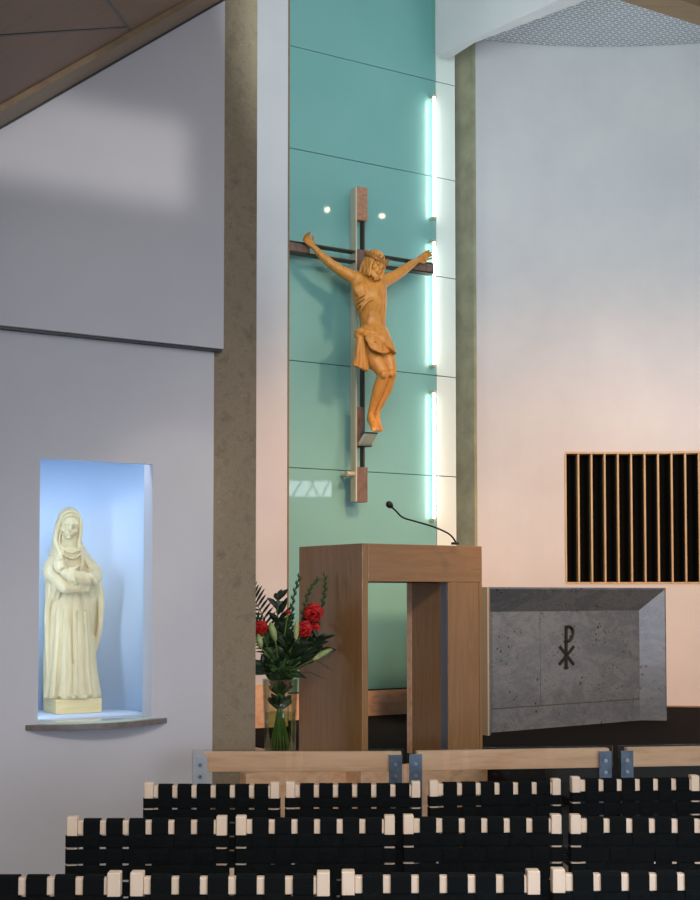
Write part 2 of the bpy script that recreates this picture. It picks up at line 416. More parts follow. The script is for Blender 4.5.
# grille
gr = empty('slatted_grille', carc((ga+gb)/2)+Z*gz0, 0, 'black wall opening with upright pale timber slats, above the stone altar', 'grille')
bm = bmesh.new(); arcslab(bm, ga-.01, gb+.01, gz0-.05, gz1+.05, RR+.14, .02); fin('backing', bm, M['grille_dark'], gr)
bm = bmesh.new(); arcslab(bm, ga, gb, gz0, gz0+.016, RR-.008, .13); fin('frame', bm, M['slatwood'], gr)
bm = bmesh.new(); arcslab(bm, ga, gb, gz1-.016, gz1, RR-.008, .13); fin('frame', bm, M['slatwood'], gr)
for t in (ga, gb):
    bm = bmesh.new()
    c = carc(t, RR-.008); d = (carc(t, RR+.12)-c); s = d.normalized().cross(Z)
    ubox(bm, c+s*.007+Z*(gz0+.016), -s*.014, d, Z*(gz1-gz0-.032)); fin('frame', bm, M['slatwood'], gr)
k = 0; t = ga+.0275
while t < gb-.01:
    c = carc(t, RR-.004); d = (carc(t, RR+.06)-c); s = d.normalized().cross(Z)
    bm = bmesh.new(); ubox(bm, c+s*.008+Z*(gz0+.017), -s*.016, d, Z*(gz1-gz0-.034))
    fin('slat', bm, M['slatwood'], gr, bevel=.002); t += .0275
# far concrete pilaster beside the glass
pn = carc(tl, RR-.002); DV = V((-.64, .77, 0)).normalized()
tf = xs_on(pn, DV, 452)
bm = bmesh.new(); pn = pn-V((.77, .64, 0))*.032
ubox(bm, pn+Z*SAN, DV*tf, V((.77, .64, 0))*.03, Z*(CZ+.3-SAN))
for zj in (hit(466, 141, pn, V((0, 1, 0))).z,):
    ubox(bm, pn+Z*zj-V((.77, .64, 0))*.001, DV*tf, V((.77, .64, 0))*.01, Z*.008)
c2 = fin('concrete_pilaster', bm, M['concrete2']); tag(c2, 'narrow olive-grey concrete pilaster between the teal glass and the curved white wall', 'column')
# bulkhead over it
pb = at(437, 55, 10.42)
DN = V((.64, -.77, 0)).normalized(); DT = V((.77, .64, 0)).normalized()
zsof = at(437, 55, 10.42).z
b1 = hitz(474, 43, zsof); b2 = hitz(587, 0, zsof); bd = (b2-b1).normalized()
pb0 = V((pb.x, pb.y, zsof))
bm = bmesh.new(); prism(bm, [pb0, pb0+DN*4.2, b1+bd*4.2, b1, pb0+DT*.13], Z*(TOP-zsof))
f = fin('wall_upper_right', bm, M['paint']); tag(f, kind='structure')
# mesh ceiling panel
bm = bmesh.new()
poly = [carc(tl+(tend-tl)*i/24, RR-.01)+Z*(CZ) for i in range(25)]
poly += [V((5.8, 6.6, CZ)), V((2.9, 7.4, CZ)), V((1.1, 10.1, CZ))]
prism(bm, poly, Z*.03)
f = fin('ceiling', bm, M['mesh']); tag(f, kind='structure')
bm = bmesh.new()
zq = 5.96; pa = hitz(619, 0, zq); pc = hitz(700, 25.7, zq); dd = (pc-pa).normalized()
nn = V((dd.y, -dd.x, 0))
ubox(bm, pa-dd*1.2, dd*4.2, nn*.24, Z*.35)
f = fin('trim_7', bm, M['trim_wood']); tag(f, kind='structure')
# upper ceiling slab above everything in the sanctuary
bm = bmesh.new(); cbox(bm, (1.6, 9.9, TOP+.06), (9.0, 6.4, .1))
f = fin('ceiling', bm, M['paint']); tag(f, kind='structure')

# ------------------------------------------------------------------ platform plinth, ambo, microphone
bm = bmesh.new(); ubox(bm, C0-UA*.001-WA*.02-Z*SAN, UA*.86, WA*.021, Z*SAN)
ubox(bm, C0-UA*.021-WA*.02-Z*SAN, UA*.02, WA*1.35, Z*SAN)
f = fin('trim_8', bm, M['oak_light']); tag(f, kind='structure')
# low shelf of the platform to the left, carries the vase
VX = at(279, 595, 7.42); VX.z = SAN
bm = bmesh.new(); ubox(bm, C0-UA*.022+WA*.12-Z*SAN, -UA*.62, WA*.75, Z*SAN)
f = fin('floor', bm, M['oak_light']); tag(f, kind='structure')

Hb = at(362, 543, 7.2).z - SAN
am = empty('ambo', C0+UA*.4+WA*.3, 0, 'large oak lectern with open front and thick square top in front of the altar', 'lectern')
def abox(name, ua, wa, z0, du, dw, dz, m, parent=am, bev=.003):
    bm = bmesh.new(); ubox(bm, C0+UA*ua+WA*wa+Z*z0, UA*du, WA*dw, Z*dz); return fin(name, bm, m, parent, bevel=bev)
wid = xs_on(C0, UA, 482); dep = xs_on(C0, WA, 299)
lz = at(368, 581.5, 7.2).z-SAN
abox('side_panel', 0, .0, 0, .040, dep, Hb-.001, M['ambo'])
abox('top', .0455, .03, Hb-.03, wid-.0455, dep-.034, .03, M['ambo_h'])
abox('front_panel', .0405, .0, lz, wid-.0405, .029, Hb-.001-lz, M['ambo_h'])
abox('back_panel', .0455, dep-.03, lz, wid-.0455, .03, Hb-.031-lz, M['ambo'])
abox('underside', .0455, .033, lz+.002, wid-.0455-.03, dep-.064, .012, M['black'])
pw = xs_on(C0, UA, 448)
ps = abox('post', pw, .002, 0, wid-pw-.022, .012, lz-.001, M['ambo'])
abox('side_panel', wid-.021, .0, 0, .021, dep-.05, lz-.001, M['ambo'])
PI_ = C0+UA*pw
w440, w411, w406 = xs_on(PI_, WA, 440.5), xs_on(PI_, WA, 411.5), xs_on(PI_, WA, 406.5)
print('leg depth', w440, w411, w406, dep)
p = abox('metal_channel', pw, .0145, 0, .05, w440-.0155, lz-.001, M['steelblue'], bev=.001); p['label'] = 'dark blue-grey steel channel'
abox('post', pw, w440, 0, .17, w411-w440-.001, lz-.001, M['ambo'])
p = abox('post_edge', pw, w411, 0, .17, w406-w411, lz-.001, M['oak_light']); p['label'] = 'pale timber edge'

mb = at(455, 544, 7.45); mb.z = SAN+Hb+.0005
mc = empty('gooseneck_microphone', mb, 0, 'thin black gooseneck microphone rising from the oak lectern top', 'microphone')
bm = bmesh.new(); tube(bm, [mb, mb+Z*.012, mb+Z*.014], [.022, .022, .012], 16); fin('base', bm, M['black'], mc, smooth=False)
pts = smooth_path([mb+Z*.01, at(455, 541, 7.45), at(449, 534, 7.43), at(434, 527, 7.4), at(416, 521.5, 7.36), at(403, 517.5, 7.33), at(396, 511, 7.31), at(391, 506.5, 7.3)])
bm = bmesh.new(); tube(bm, pts, .0052, 8); fin('gooseneck', bm, M['black'], mc, smooth=True)
bm = bmesh.new(); d = (at(388, 503.5, 7.29)-at(393, 508, 7.3)).normalized(); b0 = at(392.5, 507.5, 7.3)
tube(bm, [b0, b0+d*.008, b0+d*.02, b0+d*.036, b0+d*.044], [.006, .014, .019, .017, .006], 14); fin('microphone_head', bm, M['black'], mc, smooth=True)

# ------------------------------------------------------------------ altar
L0 = hitz(489, 735.5, SAN); L1 = hitz(667, 720.5, SAN); UL = (L1-L0); Lw = UL.length; UL.normalize(); WL = V((-UL.y, UL.x, 0))
Ha = hit(578, 587.5, (L0+L1)/2, WL).z-SAN
print('altar', Lw, Ha, math.degrees(math.atan2(UL.y, UL.x)))
al = empty('altar', (L0+L1)/2+WL*.35, 0, 'blue-grey granite altar with splayed recessed front and dark chi-rho emblem', 'altar')
rb, ra, rz_ = .125, .15, .165
bm = bmesh.new()
def AP(s, w, z): return L0+UL*s+WL*w+Z*z
o = [AP(0, 0, 0), AP(0, 0, Ha), AP(Lw, 0, Ha), AP(Lw, 0, 0)]
i_ = [AP(ra, rb, 0), AP(ra, rb, Ha-rz_), AP(Lw-ra, rb, Ha-rz_), AP(Lw-ra, rb, 0)]
e_ = .012
o2 = [AP(e_, 0, 0), AP(e_, 0, Ha-e_), AP(Lw-e_, 0, Ha-e_), AP(Lw-e_, 0, 0)]
bk = [AP(0, .78, 0), AP(0, .78, Ha), AP(Lw, .78, Ha), AP(Lw, .78, 0)]
vo = [bm.verts.new(p) for p in o]; v2 = [bm.verts.new(p) for p in o2]; vi = [bm.verts.new(p) for p in i_]; vb = [bm.verts.new(p) for p in bk]
for A, B in ((vo, v2), (v2, vi), (vo, vb)):
    for j in range(3): bm.faces.new((A[j], A[j+1], B[j+1], B[j]))
bm.faces.new(vi); bm.faces.new(vb[::-1]); bm.faces.new((vo[0], vb[0], vb[3], vo[3], v2[3], vi[3], vi[0], v2[0]))
fin('altar_body', bm, M['granite'], al)
bm = bmesh.new(); zj = .155
ubox(bm, AP(ra, rb-.002, zj), UL*(Lw-2*ra), WL*.004, Z*.006)
kk = hit(540, 650, AP(0, rb, 0), WL); sj = (kk-L0).dot(UL)
ubox(bm, AP(sj, rb-.001, zj), UL*.003, WL*.004, Z*(Ha-rz_-zj))
fin('stone_joint', bm, M['grout'], al)
bm = bmesh.new()
def ap(x, y): return hit(x, y, AP(0, rb-.006, 0), WL)
def bar(a, b, w=.011):
    a, b = ap(*a), ap(*b); d = (b-a).normalized(); s = d.cross(WL).normalized()
    ubox(bm, a-s*w-WL*.004, s*2*w, b-a, WL*.012)
bar((566.3, 625.5), (566.3, 668))
bar((564.5, 668), (568.3, 668), .006)
bar((560, 646.5), (574, 664.5), .009); bar((574, 646.5), (559.5, 664.5), .009)
loop = [(566.5, 627), (570, 626.8), (572.6, 629.5), (573, 634), (571.8, 638), (569, 640.8), (566.5, 641.2)]
tube(bm, smooth_path([ap(*p) for p in loop], 4), .011, 8)
s = fin('emblem', bm, M['symbol'], al); s['label'] = 'dark chi-rho emblem'
# pale stone edge at the altar's left
bm = bmesh.new(); ubox(bm, AP(-.014, -.004, 0), UL*.0135, WL*.3, Z*Ha); p = fin('edge_strip', bm, M['stone_edge'], al); p['label'] = 'pale edge strip'

# ------------------------------------------------------------------ crucifix
PC = at(358, 350, 10.0); NF = -W                      # front plane normal toward the nave
def xp(x, y, c=0): return hit(x, y, PC+NF*c, W)
cr0 = xp(351.5, 187); zt = xp(358, 187).z; zbm = xp(363, 502).z
su = lambda x, y=340: (xp(x, y)-PC).dot(U)
xl, xr = su(356.5), su(369)       # beam front edges along U
xl = su(355.8); xr = xl+.105
DB = .075
zc1, zc0 = xp(357, 250).z, xp(357, 266).z
cx_ = empty('crucifix', PC+Z*(zbm-PC.z), 0, 'carved honey-coloured wooden crucified figure on an open metal and timber cross before teal glass', 'crucifix')
def kbox(name, ua, ub, za, zb_, m, c0=0, dd=DB, bev=.002, par=None):
    bm = bmesh.new(); base = V((PC.x, PC.y, 0))
    ubox(bm, base+U*ua+NF*c0+Z*za, U*(ub-ua), W*dd, Z*(zb_-za)); return fin(name, bm, m, par or cx_, bevel=bev)
kbox('upright_rail', xl, xl+.012, zbm, zt, M['steel'])
p = kbox('upright_rail', xr-.026, xr-.012, zbm+.03, zt-.03, M['steel_dark'], c0=-.02, dd=.05); p['label'] = 'dark inner upright bar'
zz = lambda y: xp(362, y).z
kbox('timber_block', xl+.0125, xr, zz(220), zz(187), M['copperwood'])
kbox('timber_block', xl+.0125, xr, zz(502), zz(467), M['crosswood'])
kbox('timber_block', xl+.0125, xr-.028, zz(447), zz(407), M['crosswood'], c0=-.004)
kbox('timber_block', xl+.0125, xr-.028, zc0-.01, zc1+.01, M['crosswood'], c0=-.004)
hl, hr = su(281, 245), su(434, 268)
zb1 = xp(434, 263).z; zb0 = xp(434, 274).z
for a, b in ((hl, xl-.001), (xr+.001, hr)):
    kbox('arm_rail', a, b, zb1-.012, zb1, M['steel_dark'], bev=.001)
    kbox('arm_rail', a, b, zb0, zb0+.012, M['steel_dark'], bev=.001)
sl_ = su(310, 248); sr_ = su(411, 262)
kbox('timber_block', hl, sl_, zb0+.0125, zb1-.0125, M['crosswood'], c0=.002)
kbox('timber_block', sr_, hr, zb0+.0125, zb1-.0125, M['crosswood'], c0=.002)
# standoffs to the glass
for y in (474, 300):
    p = xp(363 if y < 400 else 352, y, -.03); bm = bmesh.new(); tube(bm, [p, p+W*.135], .014, 12)
    if y > 400: tube(bm, [p-U*.05, p+U*.03], .02, 12)
    fin('wall_fixing', bm, M['steel'], cx_, smooth=False)
# foot wedge
bm = bmesh.new()
a, b, c, d = xp(360, 446, .02), xp(367, 433.5, .13), xp(378, 433, .13), xp(370.5, 446.5, .02)
bm2 = [xp(359.5, 447, .0), xp(371, 447, .0), xp(377.5, 434, .16), xp(367.5, 433.5, .16)]
prism(bm, bm2, (NF*-.055+Z*.004)); p = fin('footrest', bm, M['rest_reflection'], cx_, bevel=.002); p['label'] = 'timber foot wedge, pale from painted reflected light'

for pts_ in ([xp(359, 447, .01), xp(371.5, 447, .01), xp(372.5, 445.6, .04), xp(360.5, 445.6, .04)], [xp(366.5, 434.5, .13), xp(376.5, 435, .14), xp(378.5, 432.6, .165), xp(368, 432, .165)]):
    bm = bmesh.new(); prism(bm, pts_, NF*-.075+Z*.004); p = fin('footrest_end', bm, M['black'], cx_); p['label'] = 'dark end of the footrest'
# ---- corpus
HD = Matrix((U, NF, Z)).transposed()      # basis columns
def B(x, y, c): return xp(x, y, c)
bm = bmesh.new()
# torso from stacked ellipses: (x, y, c, half width, half depth)
tor = [(369, 273, .10, .065, .05), (369, 278, .11, .135, .065), (369, 285, .125, .150, .085), (369.5, 295, .135, .142, .10), (370.5, 305, .14, .130, .10),
       (372, 314, .135, .112, .085), (373, 324, .13, .100, .078), (374, 334, .13, .105, .08), (375, 344, .13, .118, .09), (375, 354, .13, .122, .092), (376, 360, .13, .10, .08)]
rs = []
for x, y, c, hw, hd in tor:
    ctr = B(x, y, c)
    rs.append([ctr+U*hw*math.cos(2*PI*k/28)+NF*hd*math.sin(2*PI*k/28) for k in range(28)])
rings(bm, rs)
def tsurf(x, y, off=0):
    for i in range(len(tor)-1):
        if y <= tor[i+1][1] or i == len(tor)-2:
            t = max(0, (y-tor[i][1])/(tor[i+1][1]-tor[i][1])); r = [p+(q-p)*t for p, q in zip(tor[i], tor[i+1])]; break
    f = max(-.95, min(.95, (x-r[0])*.0088/r[3])); return B(x, y, r[2]+r[4]*math.sqrt(1-f*f)+off)
# pectorals, rib arch, ribs
for sx in (-1, 1): ell(bm, tsurf(370+sx*7, 290.5, -.026), (.078, .031, .06), HD)
arch = [tsurf(x, y, 0) for x, y in ((359, 313), (362, 307.5), (366.5, 302), (371.5, 299), (376.5, 302), (381, 307), (384, 311))]
tube(bm, smooth_path(arch, 3), .0105, 8)
for j in range(3):
    for sx in (-1, 1):
        tube(bm, smooth_path([tsurf(370+sx*5, 294+j*3.4, -.003), tsurf(370+sx*10, 296.5+j*4, -.003), tsurf(370+sx*14, 299.5+j*4.4, -.004)], 3), .0075, 6)
ell(bm, B(373, 322, .178), (.06, .028, .06), HD)
# neck
limb(bm, [B(369, 276, .12), B(373, 268, .155)], [.055, .045])
# shoulders + arms  (left in picture, right in picture)
aL = [B(356, 279, .115), B(344, 272.5, .10), B(331, 264, .085), B(320.5, 254.5, .07), B(312.8, 246.2, .05)]
limb(bm, aL, [.055, .044, .036, .030, .020])
limb(bm, [B(363, 282, .12), aL[0]], [.07, .055])
ell(bm, B(340, 270.5, .10), (.07, .04, .038), HD @ Matrix.Rotation(math.radians(-28), 3, 'Y').inverted())
aR = [B(383, 281, .115), B(393, 277, .10), B(403, 270.5, .085), B(411, 264.5, .07), B(418, 260.2, .05)]
limb(bm, aR, [.055, .044, .037, .031, .020])
limb(bm, [B(376, 282, .12), aR[0]], [.07, .055])
def hand(wr, dirx, up, sgn):
    """open palm nailed to the bar, fingers curled toward the viewer"""
    dirx = dirx.normalized(); fwd = NF; side = dirx.cross(fwd).normalized()
    q_ = .84
    palm = wr+dirx*.04*q_
    HM = Matrix((dirx, side, fwd)).transposed()
    ell(bm, palm, (.045*q_, .036*q_, .016*q_), HM)
    lens = (.058, .068, .064, .050)
    for i, l in enumerate(lens):
        l *= q_
        b0 = wr+(dirx*.070+side*(-.03+.02*i))*q_; k1 = b0+dirx*l*.5+fwd*.012+side*(-.006+.004*i); k2 = k1+dirx*l*.3+fwd*.022; k3 = k2+dirx*l*.05+fwd*.022
        limb(bm, [wr+(dirx*.045+side*(-.02+.013*i))*q_, b0, k1, k2, k3], [.0095, .0088, .0078, .007, .006])
    limb(bm, [wr+(dirx*.015+side*sgn*.012)*q_, wr+(dirx*.03+side*sgn*.038+fwd*.01)*q_, wr+(dirx*.062+side*sgn*.05+fwd*.03)*q_], [.012, .010, .0075])
hand(aL[-1], B(305, 237, .05)-B(312, 245, .05), 1, 1)
hand(aR[-1], B(427.5, 254.5, .05)-B(418, 259.5, .05), 1, 1)
# legs
lg1 = [B(368, 350, .14), B(375, 361, .195), B(383.5, 374.5, .24), B(378.5, 389, .195), B(374, 402, .155), B(370.5, 414, .125)]
limb(bm, lg1, [.078, .064, .043, .044, .032, .022])
lg2 = [B(382, 350, .13), B(387.5, 361, .175), B(391, 373.5, .21), B(387, 388, .165), B(381, 402, .13), B(376.5, 413, .105)]
limb(bm, lg2, [.075, .062, .043, .042, .031, .022])
ell(bm, B(384, 374.5, .272), (.029, .024, .032), HD); ell(bm, B(391.5, 373.5, .238), (.029, .024, .032), HD)
# feet, pointing down and forward, right over left
for (an, x1, y1, x2, y2, cc) in ((lg1[-1], 372, 422, 374.8, 428.3, .17), (lg2[-1], 376.8, 421, 379.0, 428.6, .135)):
    caps(bm, an, B(x1, y1, cc), .023, .029); caps(bm, B(x1, y1, cc), B(x2, y2, cc+.045), .030, .026)
    caps(bm, an, B(x1-2.6, y1-2, cc-.045), .022, .020)
    for i in range(5):
        o_ = U*(-.026+.013*i); caps(bm, B(x2, y2, cc+.045)+o_, B(x2+.6, y2+2.6-.25*i, cc+.062)+o_, .0095 if i else .012, .0075)
# head: turned and tilted toward picture right, chin down
HT = HD @ Matrix.Rotation(math.radians(14), 3, 'Y') @ Matrix.Rotation(math.radians(13), 3, 'Z').inverted() @ Matrix.Rotation(math.radians(-16), 3, 'X')
hc = B(374.5, 264, .19)
def H(a, b, c): return hc + HT @ V((a, b, c))
ell(bm, H(0, 0, .018), (.068, .082, .078), HT); ell(bm, H(0, .022, -.045), (.048, .058, .062), HT)
limb(bm, [H(0, .078, .014), H(0, .088, -.020), H(0, .084, -.030)], [.007, .011, .009])            # nose
for s in (-1, 1):
    limb(bm, [H(s*.01, .084, .018), H(s*.044, .066, .018)], [.009, .009])                        # brow
    ell(bm, H(s*.026, .072, .0), (.014, .009, .008), HT); ell(bm, H(s*.036, .055, -.03), (.02, .018, .02), HT)
    ell(bm, H(s*.069, -.005, -.012), (.008, .015, .024), HT)
limb(bm, [H(-.016, .086, -.053), H(.016, .086, -.053)], [.006, .006]); limb(bm, [H(-.013, .085, -.066), H(.013, .085, -.066)], [.006, .006])
corp = fin('corpus', bm, M['corpus'], cx_); remesh(corp, .0055, 3)
# beard and hair
def sub(name, bm, m, vox=.005, it=2, par=None):
    o = fin(name, bm, m, None); remesh(o, vox, it); o.parent = par
    bpy.context.view_layer.update(); o.matrix_parent_inverse = par.matrix_world.inverted(); return o
bm = bmesh.new()
ell(bm, H(0, -.016, .034), (.077, .076, .074), HT)
for s in (-1, 1):
    for j in range(5):
        a0 = -.034+.019*j; w_ = .004*(1 if j % 2 else -1)
        pts = smooth_path([H(s*.054, a0, .05), H(s*(.068+w_), a0+.003, .01), H(s*(.062-w_), a0+.006, -.035), H(s*(.064+w_), a0+.018, -.075), H(s*(.056-w_), a0+.03, -.115 if s < 0 else -.09)], 4)
        tube(bm, pts, [.0108]*(len(pts)-5)+[.010, .009, .0075, .006, .004], 8)
for j in range(4):
    pts = smooth_path([H(-.04+.026*j, -.066, .03), H(-.04+.026*j, -.075, -.04), H(-.035+.024*j, -.07, -.10)], 3); tube(bm, pts, .018, 8)
for j in range(7):                                     # beard locks
    a = -.042+.014*j; limb(bm, [H(a, .068-abs(a)*.5, -.062), H(a*.85, .082-abs(a)*.5, -.088), H(a*.5, .078, -.118+abs(a)*.4)], [.013, .013, .007])
sub('hair', bm, M['corpus'], .005, 2, corp)
bm = bmesh.new()
for w in range(3):
    pts = []
    for k in range(49):
        t = 2*PI*k/48; pts.append(H(.082*math.cos(t)+.006*math.cos(9*t+w*2.1), .088*math.sin(t)-.008+.006*math.sin(9*t+w*2.1), .044+.011*math.sin(7*t+w*2.1)-.01*math.sin(t)))
    tube(bm, pts, .011, 6, cap=False)
for k in range(16):
    t = 2*PI*k/16+.2; p = H(.084*math.cos(t), .09*math.sin(t)-.008, .046); caps(bm, p, p+(HT @ V((math.cos(t)*.5+.3*math.sin(3*k), math.sin(t)*.5, .8))).normalized()*.028, .005, .0018, 6)
fin('thorn_crown', bm, M['corpus_dark'], corp, smooth=True)
# loincloth
bm = bmesh.new()
def lc(x, y, c, hw, hd, ph, amp, n=40):
    ctr = B(x, y, c); return [ctr+(U*hw*math.cos(2*PI*k/n)+NF*hd*math.sin(2*PI*k/n))*(1+amp*math.sin(7*2*PI*k/n+ph)) for k in range(n)]
LR = [(326.5, 373.5, .13, .102, .088), (332, 373.8, .13, .114, .106), (338, 374.5, .135, .124, .122), (344, 376, .145, .126, .130), (350, 378.5, .155, .118, .132), (355, 381.5, .16, .100, .125)]
def tilt(r, k): return [p-Z*max(0, -((p-r[0]).dot(U)+.1))*0+Z*.09*k*max(0, 1-((p-PC).dot(U)+.06)/.24) for p in r]
rings(bm, [tilt(lc(x, y, c, hw, hd, .5+.3*i, .01+.006*i), i/5) for i, (y, x, c, hw, hd) in enumerate(LR)])
def lsurf(x, y, off=0):
    for i in range(len(LR)-1):
        if y <= LR[i+1][0] or i == len(LR)-2:
            t = (y-LR[i][0])/(LR[i+1][0]-LR[i][0]); r = [p+(q-p)*t for p, q in zip(LR[i], LR[i+1])]; break
    f = max(-.97, min(.97, (x-r[1])*.0088/r[3])); return B(x, y, r[2]+r[4]*math.sqrt(1-f*f)+off)
for j in range(8):                                     # diagonal swags
    y0 = 329+j*2.2; bow = 4+j*.5
    ctl = [(362+j*.9, y0-.5), (367+j*.8, y0+bow*.55), (374+j*.7, y0+bow), (382+j*.5, y0+bow*1.05), (389+j*.3, y0+bow*.75)]
    fine = smooth_path([V((x, y, 0)) for x, y in ctl], 4)
    tube(bm, [lsurf(p.x, min(p.y, 354.5), .006) for p in fine], [.0095+.003*math.sin(k*.7+j*1.7) for k in range(len(fine))], 7)
for j in range(4):                                     # rolled waist edge
    fine = smooth_path([V((x, y+j*1.5, 0)) for x, y in ((361, 327), (366, 326), (374, 327.5), (382, 328), (387, 329))], 3)
    tube(bm, [lsurf(p.x, p.y, .006) for p in fine], .0085, 7)
ell(bm, B(360, 332, .20), (.040, .04, .032), HD); ell(bm, B(357, 335, .19), (.022, .03, .028), HD)
for j in range(7):                                     # knot and hanging tail at picture left
    x0 = 357.5+j*1.1
    pts = smooth_path([B(360, 332, .20), B(x0, 345, .205+.01*(j % 2)), B(x0-1.4+j*.45, 358, .20+.014*(j % 2)), B(x0-3.4+j*1.05, 366+j*.9, .195+.012*(j % 2))], 4)
    tube(bm, pts, [.013+.006*k/len(pts) for k in range(len(pts))], 8)
lo = sub('loincloth', bm, M['corpus'], .0055, 2, corp)

# ------------------------------------------------------------------ niche shelf and statue
zs = lw(95, 719).z
bm = bmesh.new(); sa, sb = scoord(lw(25, 722)), scoord(lw(167, 716)); n = 20
front = [PW+U*(sa+(sb-sa)*k/n)-W*(.002+.115*math.sin(PI*k/n)**.75)+Z*(zs-.038) for k in range(n+1)]
prism(bm, front, Z*.026)
sh = empty('niche_shelf', PW+U*((sa+sb)/2)+Z*(zs-.038), 0, 'grey stone shelf with bowed front below the lit blue niche', 'shelf')
fin('slab', bm, M['shelf'], sh, bevel=.002)
sa2, sb2 = s0+.004, s1-.004
fr = [PW+U*(sa2+(sb2-sa2)*k/n)-W*(.0+.1*math.sin(PI*k/n)**.75)+Z*(zs-.0118) for k in range(n+1)]
fr += [PW+U*(sb2)+W*.10+Z*(zs-.0118), PW+U*(sa2)+W*.10+Z*(zs-.0118)]
bm = bmesh.new(); prism(bm, fr, Z*.0115); p = fin('glass_top', bm, M['glassshelf'], sh); p['label'] = 'pale glass top'

q = hitz(55.5, 716.5, zs)                       # near front-left corner of the plinth, on the shelf
bwid = .245; bdep = .20; bh = .075
q = hitz(56, 714.6, zs+.0005)
st = empty('madonna_statue', q+U*bwid/2+W*bdep/2, 0, 'pale carved wooden statue of a veiled woman holding a baby, in the lit niche', 'statue')
bm = bmesh.new(); ubox(bm, q, U*bwid, W*bdep, Z*bh); fin('plinth', bm, M['plinthwood'], st, bevel=.004)
SO = q+U*(bwid/2)+W*(bdep/2)+Z*(bh+.0005)
zsl = 191.0                                      # picture pixels per metre across
ROT = math.radians(-9)
SU = U*math.cos(ROT)+NF*math.sin(-ROT); SF = (Z.cross(SU)*-1).normalized()
if SF.dot(NF) < 0: SF = -SF
SB = Matrix((SU, SF, Z)).transposed()
sxc = 79.5
Hs = hit(66, 507, SO, W).z-SO.z
print('statue h', Hs)
k_ = Hs/.97
def S(a, b, c): return SO+SU*a*k_+SF*b*k_+Z*c*k_
bm = bmesh.new()
def robe(prof, nf, amp0, amp1, ph, n=96):
    rs = []
    z0_, z1_ = prof[0][0], prof[-1][0]
    for (z, ca, cb, ra_, rb_) in prof:
        t = (z-z0_)/(z1_-z0_); am = amp0+(amp1-amp0)*t; r = []
        for k in range(n):
            th = 2*PI*k/n; fo = abs(math.sin(nf*th/2+ph+.5*math.sin(2*th)+.25*t))
            m_ = 1+am*(fo-.55)*(1.2 if math.sin(th) > -.3 else .6)
            r.append(S(ca+ra_*math.cos(th)*m_, cb+rb_*math.sin(th)*m_, z))
        rs.append(r)
    rings(bm, rs)
# long gown (z, centre across, centre forward, half width, half depth)
robe([(0, -.004, .01, .128, .098), (.02, -.004, .01, .127, .097), (.15, -.005, .008, .112, .088), (.3, -.006, .004, .102, .082), (.42, -.008, .0, .095, .076),
      (.50, -.010, -.002, .088, .07), (.58, -.014, -.004, .090, .066), (.66, -.016, -.006, .088, .062), (.72, -.018, -.008, .070, .052)], 11, .30, .05, .4)
# mantle behind
robe([(.03, -.032, -.03, .105, .07), (.2, -.026, -.026, .114, .07), (.3, -.012, -.02, .124, .072), (.4, -.002, -.016, .132, .072), (.5, .002, -.01, .140, .072), (.62, .002, -.008, .142, .072), (.67, -.006, -.008, .120, .066), (.72, -.012, -.008, .098, .058), (.76, -.018, -.008, .075, .05)], 9, .12, .04, .1)
# gown fold ridges, deep
for j in range(7):
    a = -.1+.034*j; w = math.sqrt(max(.02, 1-(a/.13)**2))
    top_ = .44 if j % 2 else .36
    pts = smooth_path([S(a*.78-.004, .078*w, top_), S(a*.86-.004, .088*w, .25), S(a*.97-.004+.004*math.sin(j), .096*w, .12), S(a*1.06-.004, .104*w, .012)], 4)
    tube(bm, pts, [(.007+.011*k/len(pts))*k_ for k in range(len(pts))], 7)
# feet
for a in (-.0, .065): caps(bm, S(a-.02, .08, .012), S(a-.02, .122, .01), .016*k_, .012*k_)
# mantle front edge falling from both shoulders
for s, xs in ((-1, .0), (1, 0)):
    for j in range(3):
        pts = smooth_path([S(-.016+s*.035, .035, .76), S(-.016+s*(.075+.006*j), .05, .68), S(-.0+s*(.112+.008*j), .05, .57), S(.0+s*(.132+.005*j), .03, .44), S(-.004+s*(.122+.005*j), .015, .30), S(-.018+s*(.096+.005*j), .01, .16 if s > 0 else .03)], 4)
        tube(bm, pts, .011*k_, 7)
# upper arms & forearms
limb(bm, [S(-.104, .0, .68), S(-.122, .035, .55+.085), S(-.06, .105, .475+.085), S(.0, .118, .47+.085)], [.042*k_, .042*k_, .034*k_, .022*k_])
limb(bm, [S(.068, .0, .68), S(.098, .03, .55+.085), S(.07, .10, .50+.085), S(.015, .122, .488+.085)], [.042*k_, .044*k_, .034*k_, .021*k_])
for j in range(4):   # sleeve creases
    tube(bm, smooth_path([S(-.118+j*.02, .055+.016*j, .525+.085), S(-.108+j*.02, .085+.014*j, .49+.085), S(-.10+j*.02, .07+.012*j, .455+.085)], 3), .008*k_, 6)
    tube(bm, smooth_path([S(.118-j*.018, .05+.018*j, .54+.085), S(.108-j*.018, .085+.014*j, .505+.085), S(.10-j*.018, .07+.012*j, .47+.085)], 3), .008*k_, 6)
# sleeve drape hanging from the forearms
for a in (-.105, -.085, .085, .1): tube(bm, smooth_path([S(a, .075, .49+.085), S(a*1.03, .05, .44+.085), S(a*1.02, .03, .39+.085)], 3), [.02*k_, .019*k_, .017*k_, .014*k_, .01*k_, .007*k_, .004*k_], 8)
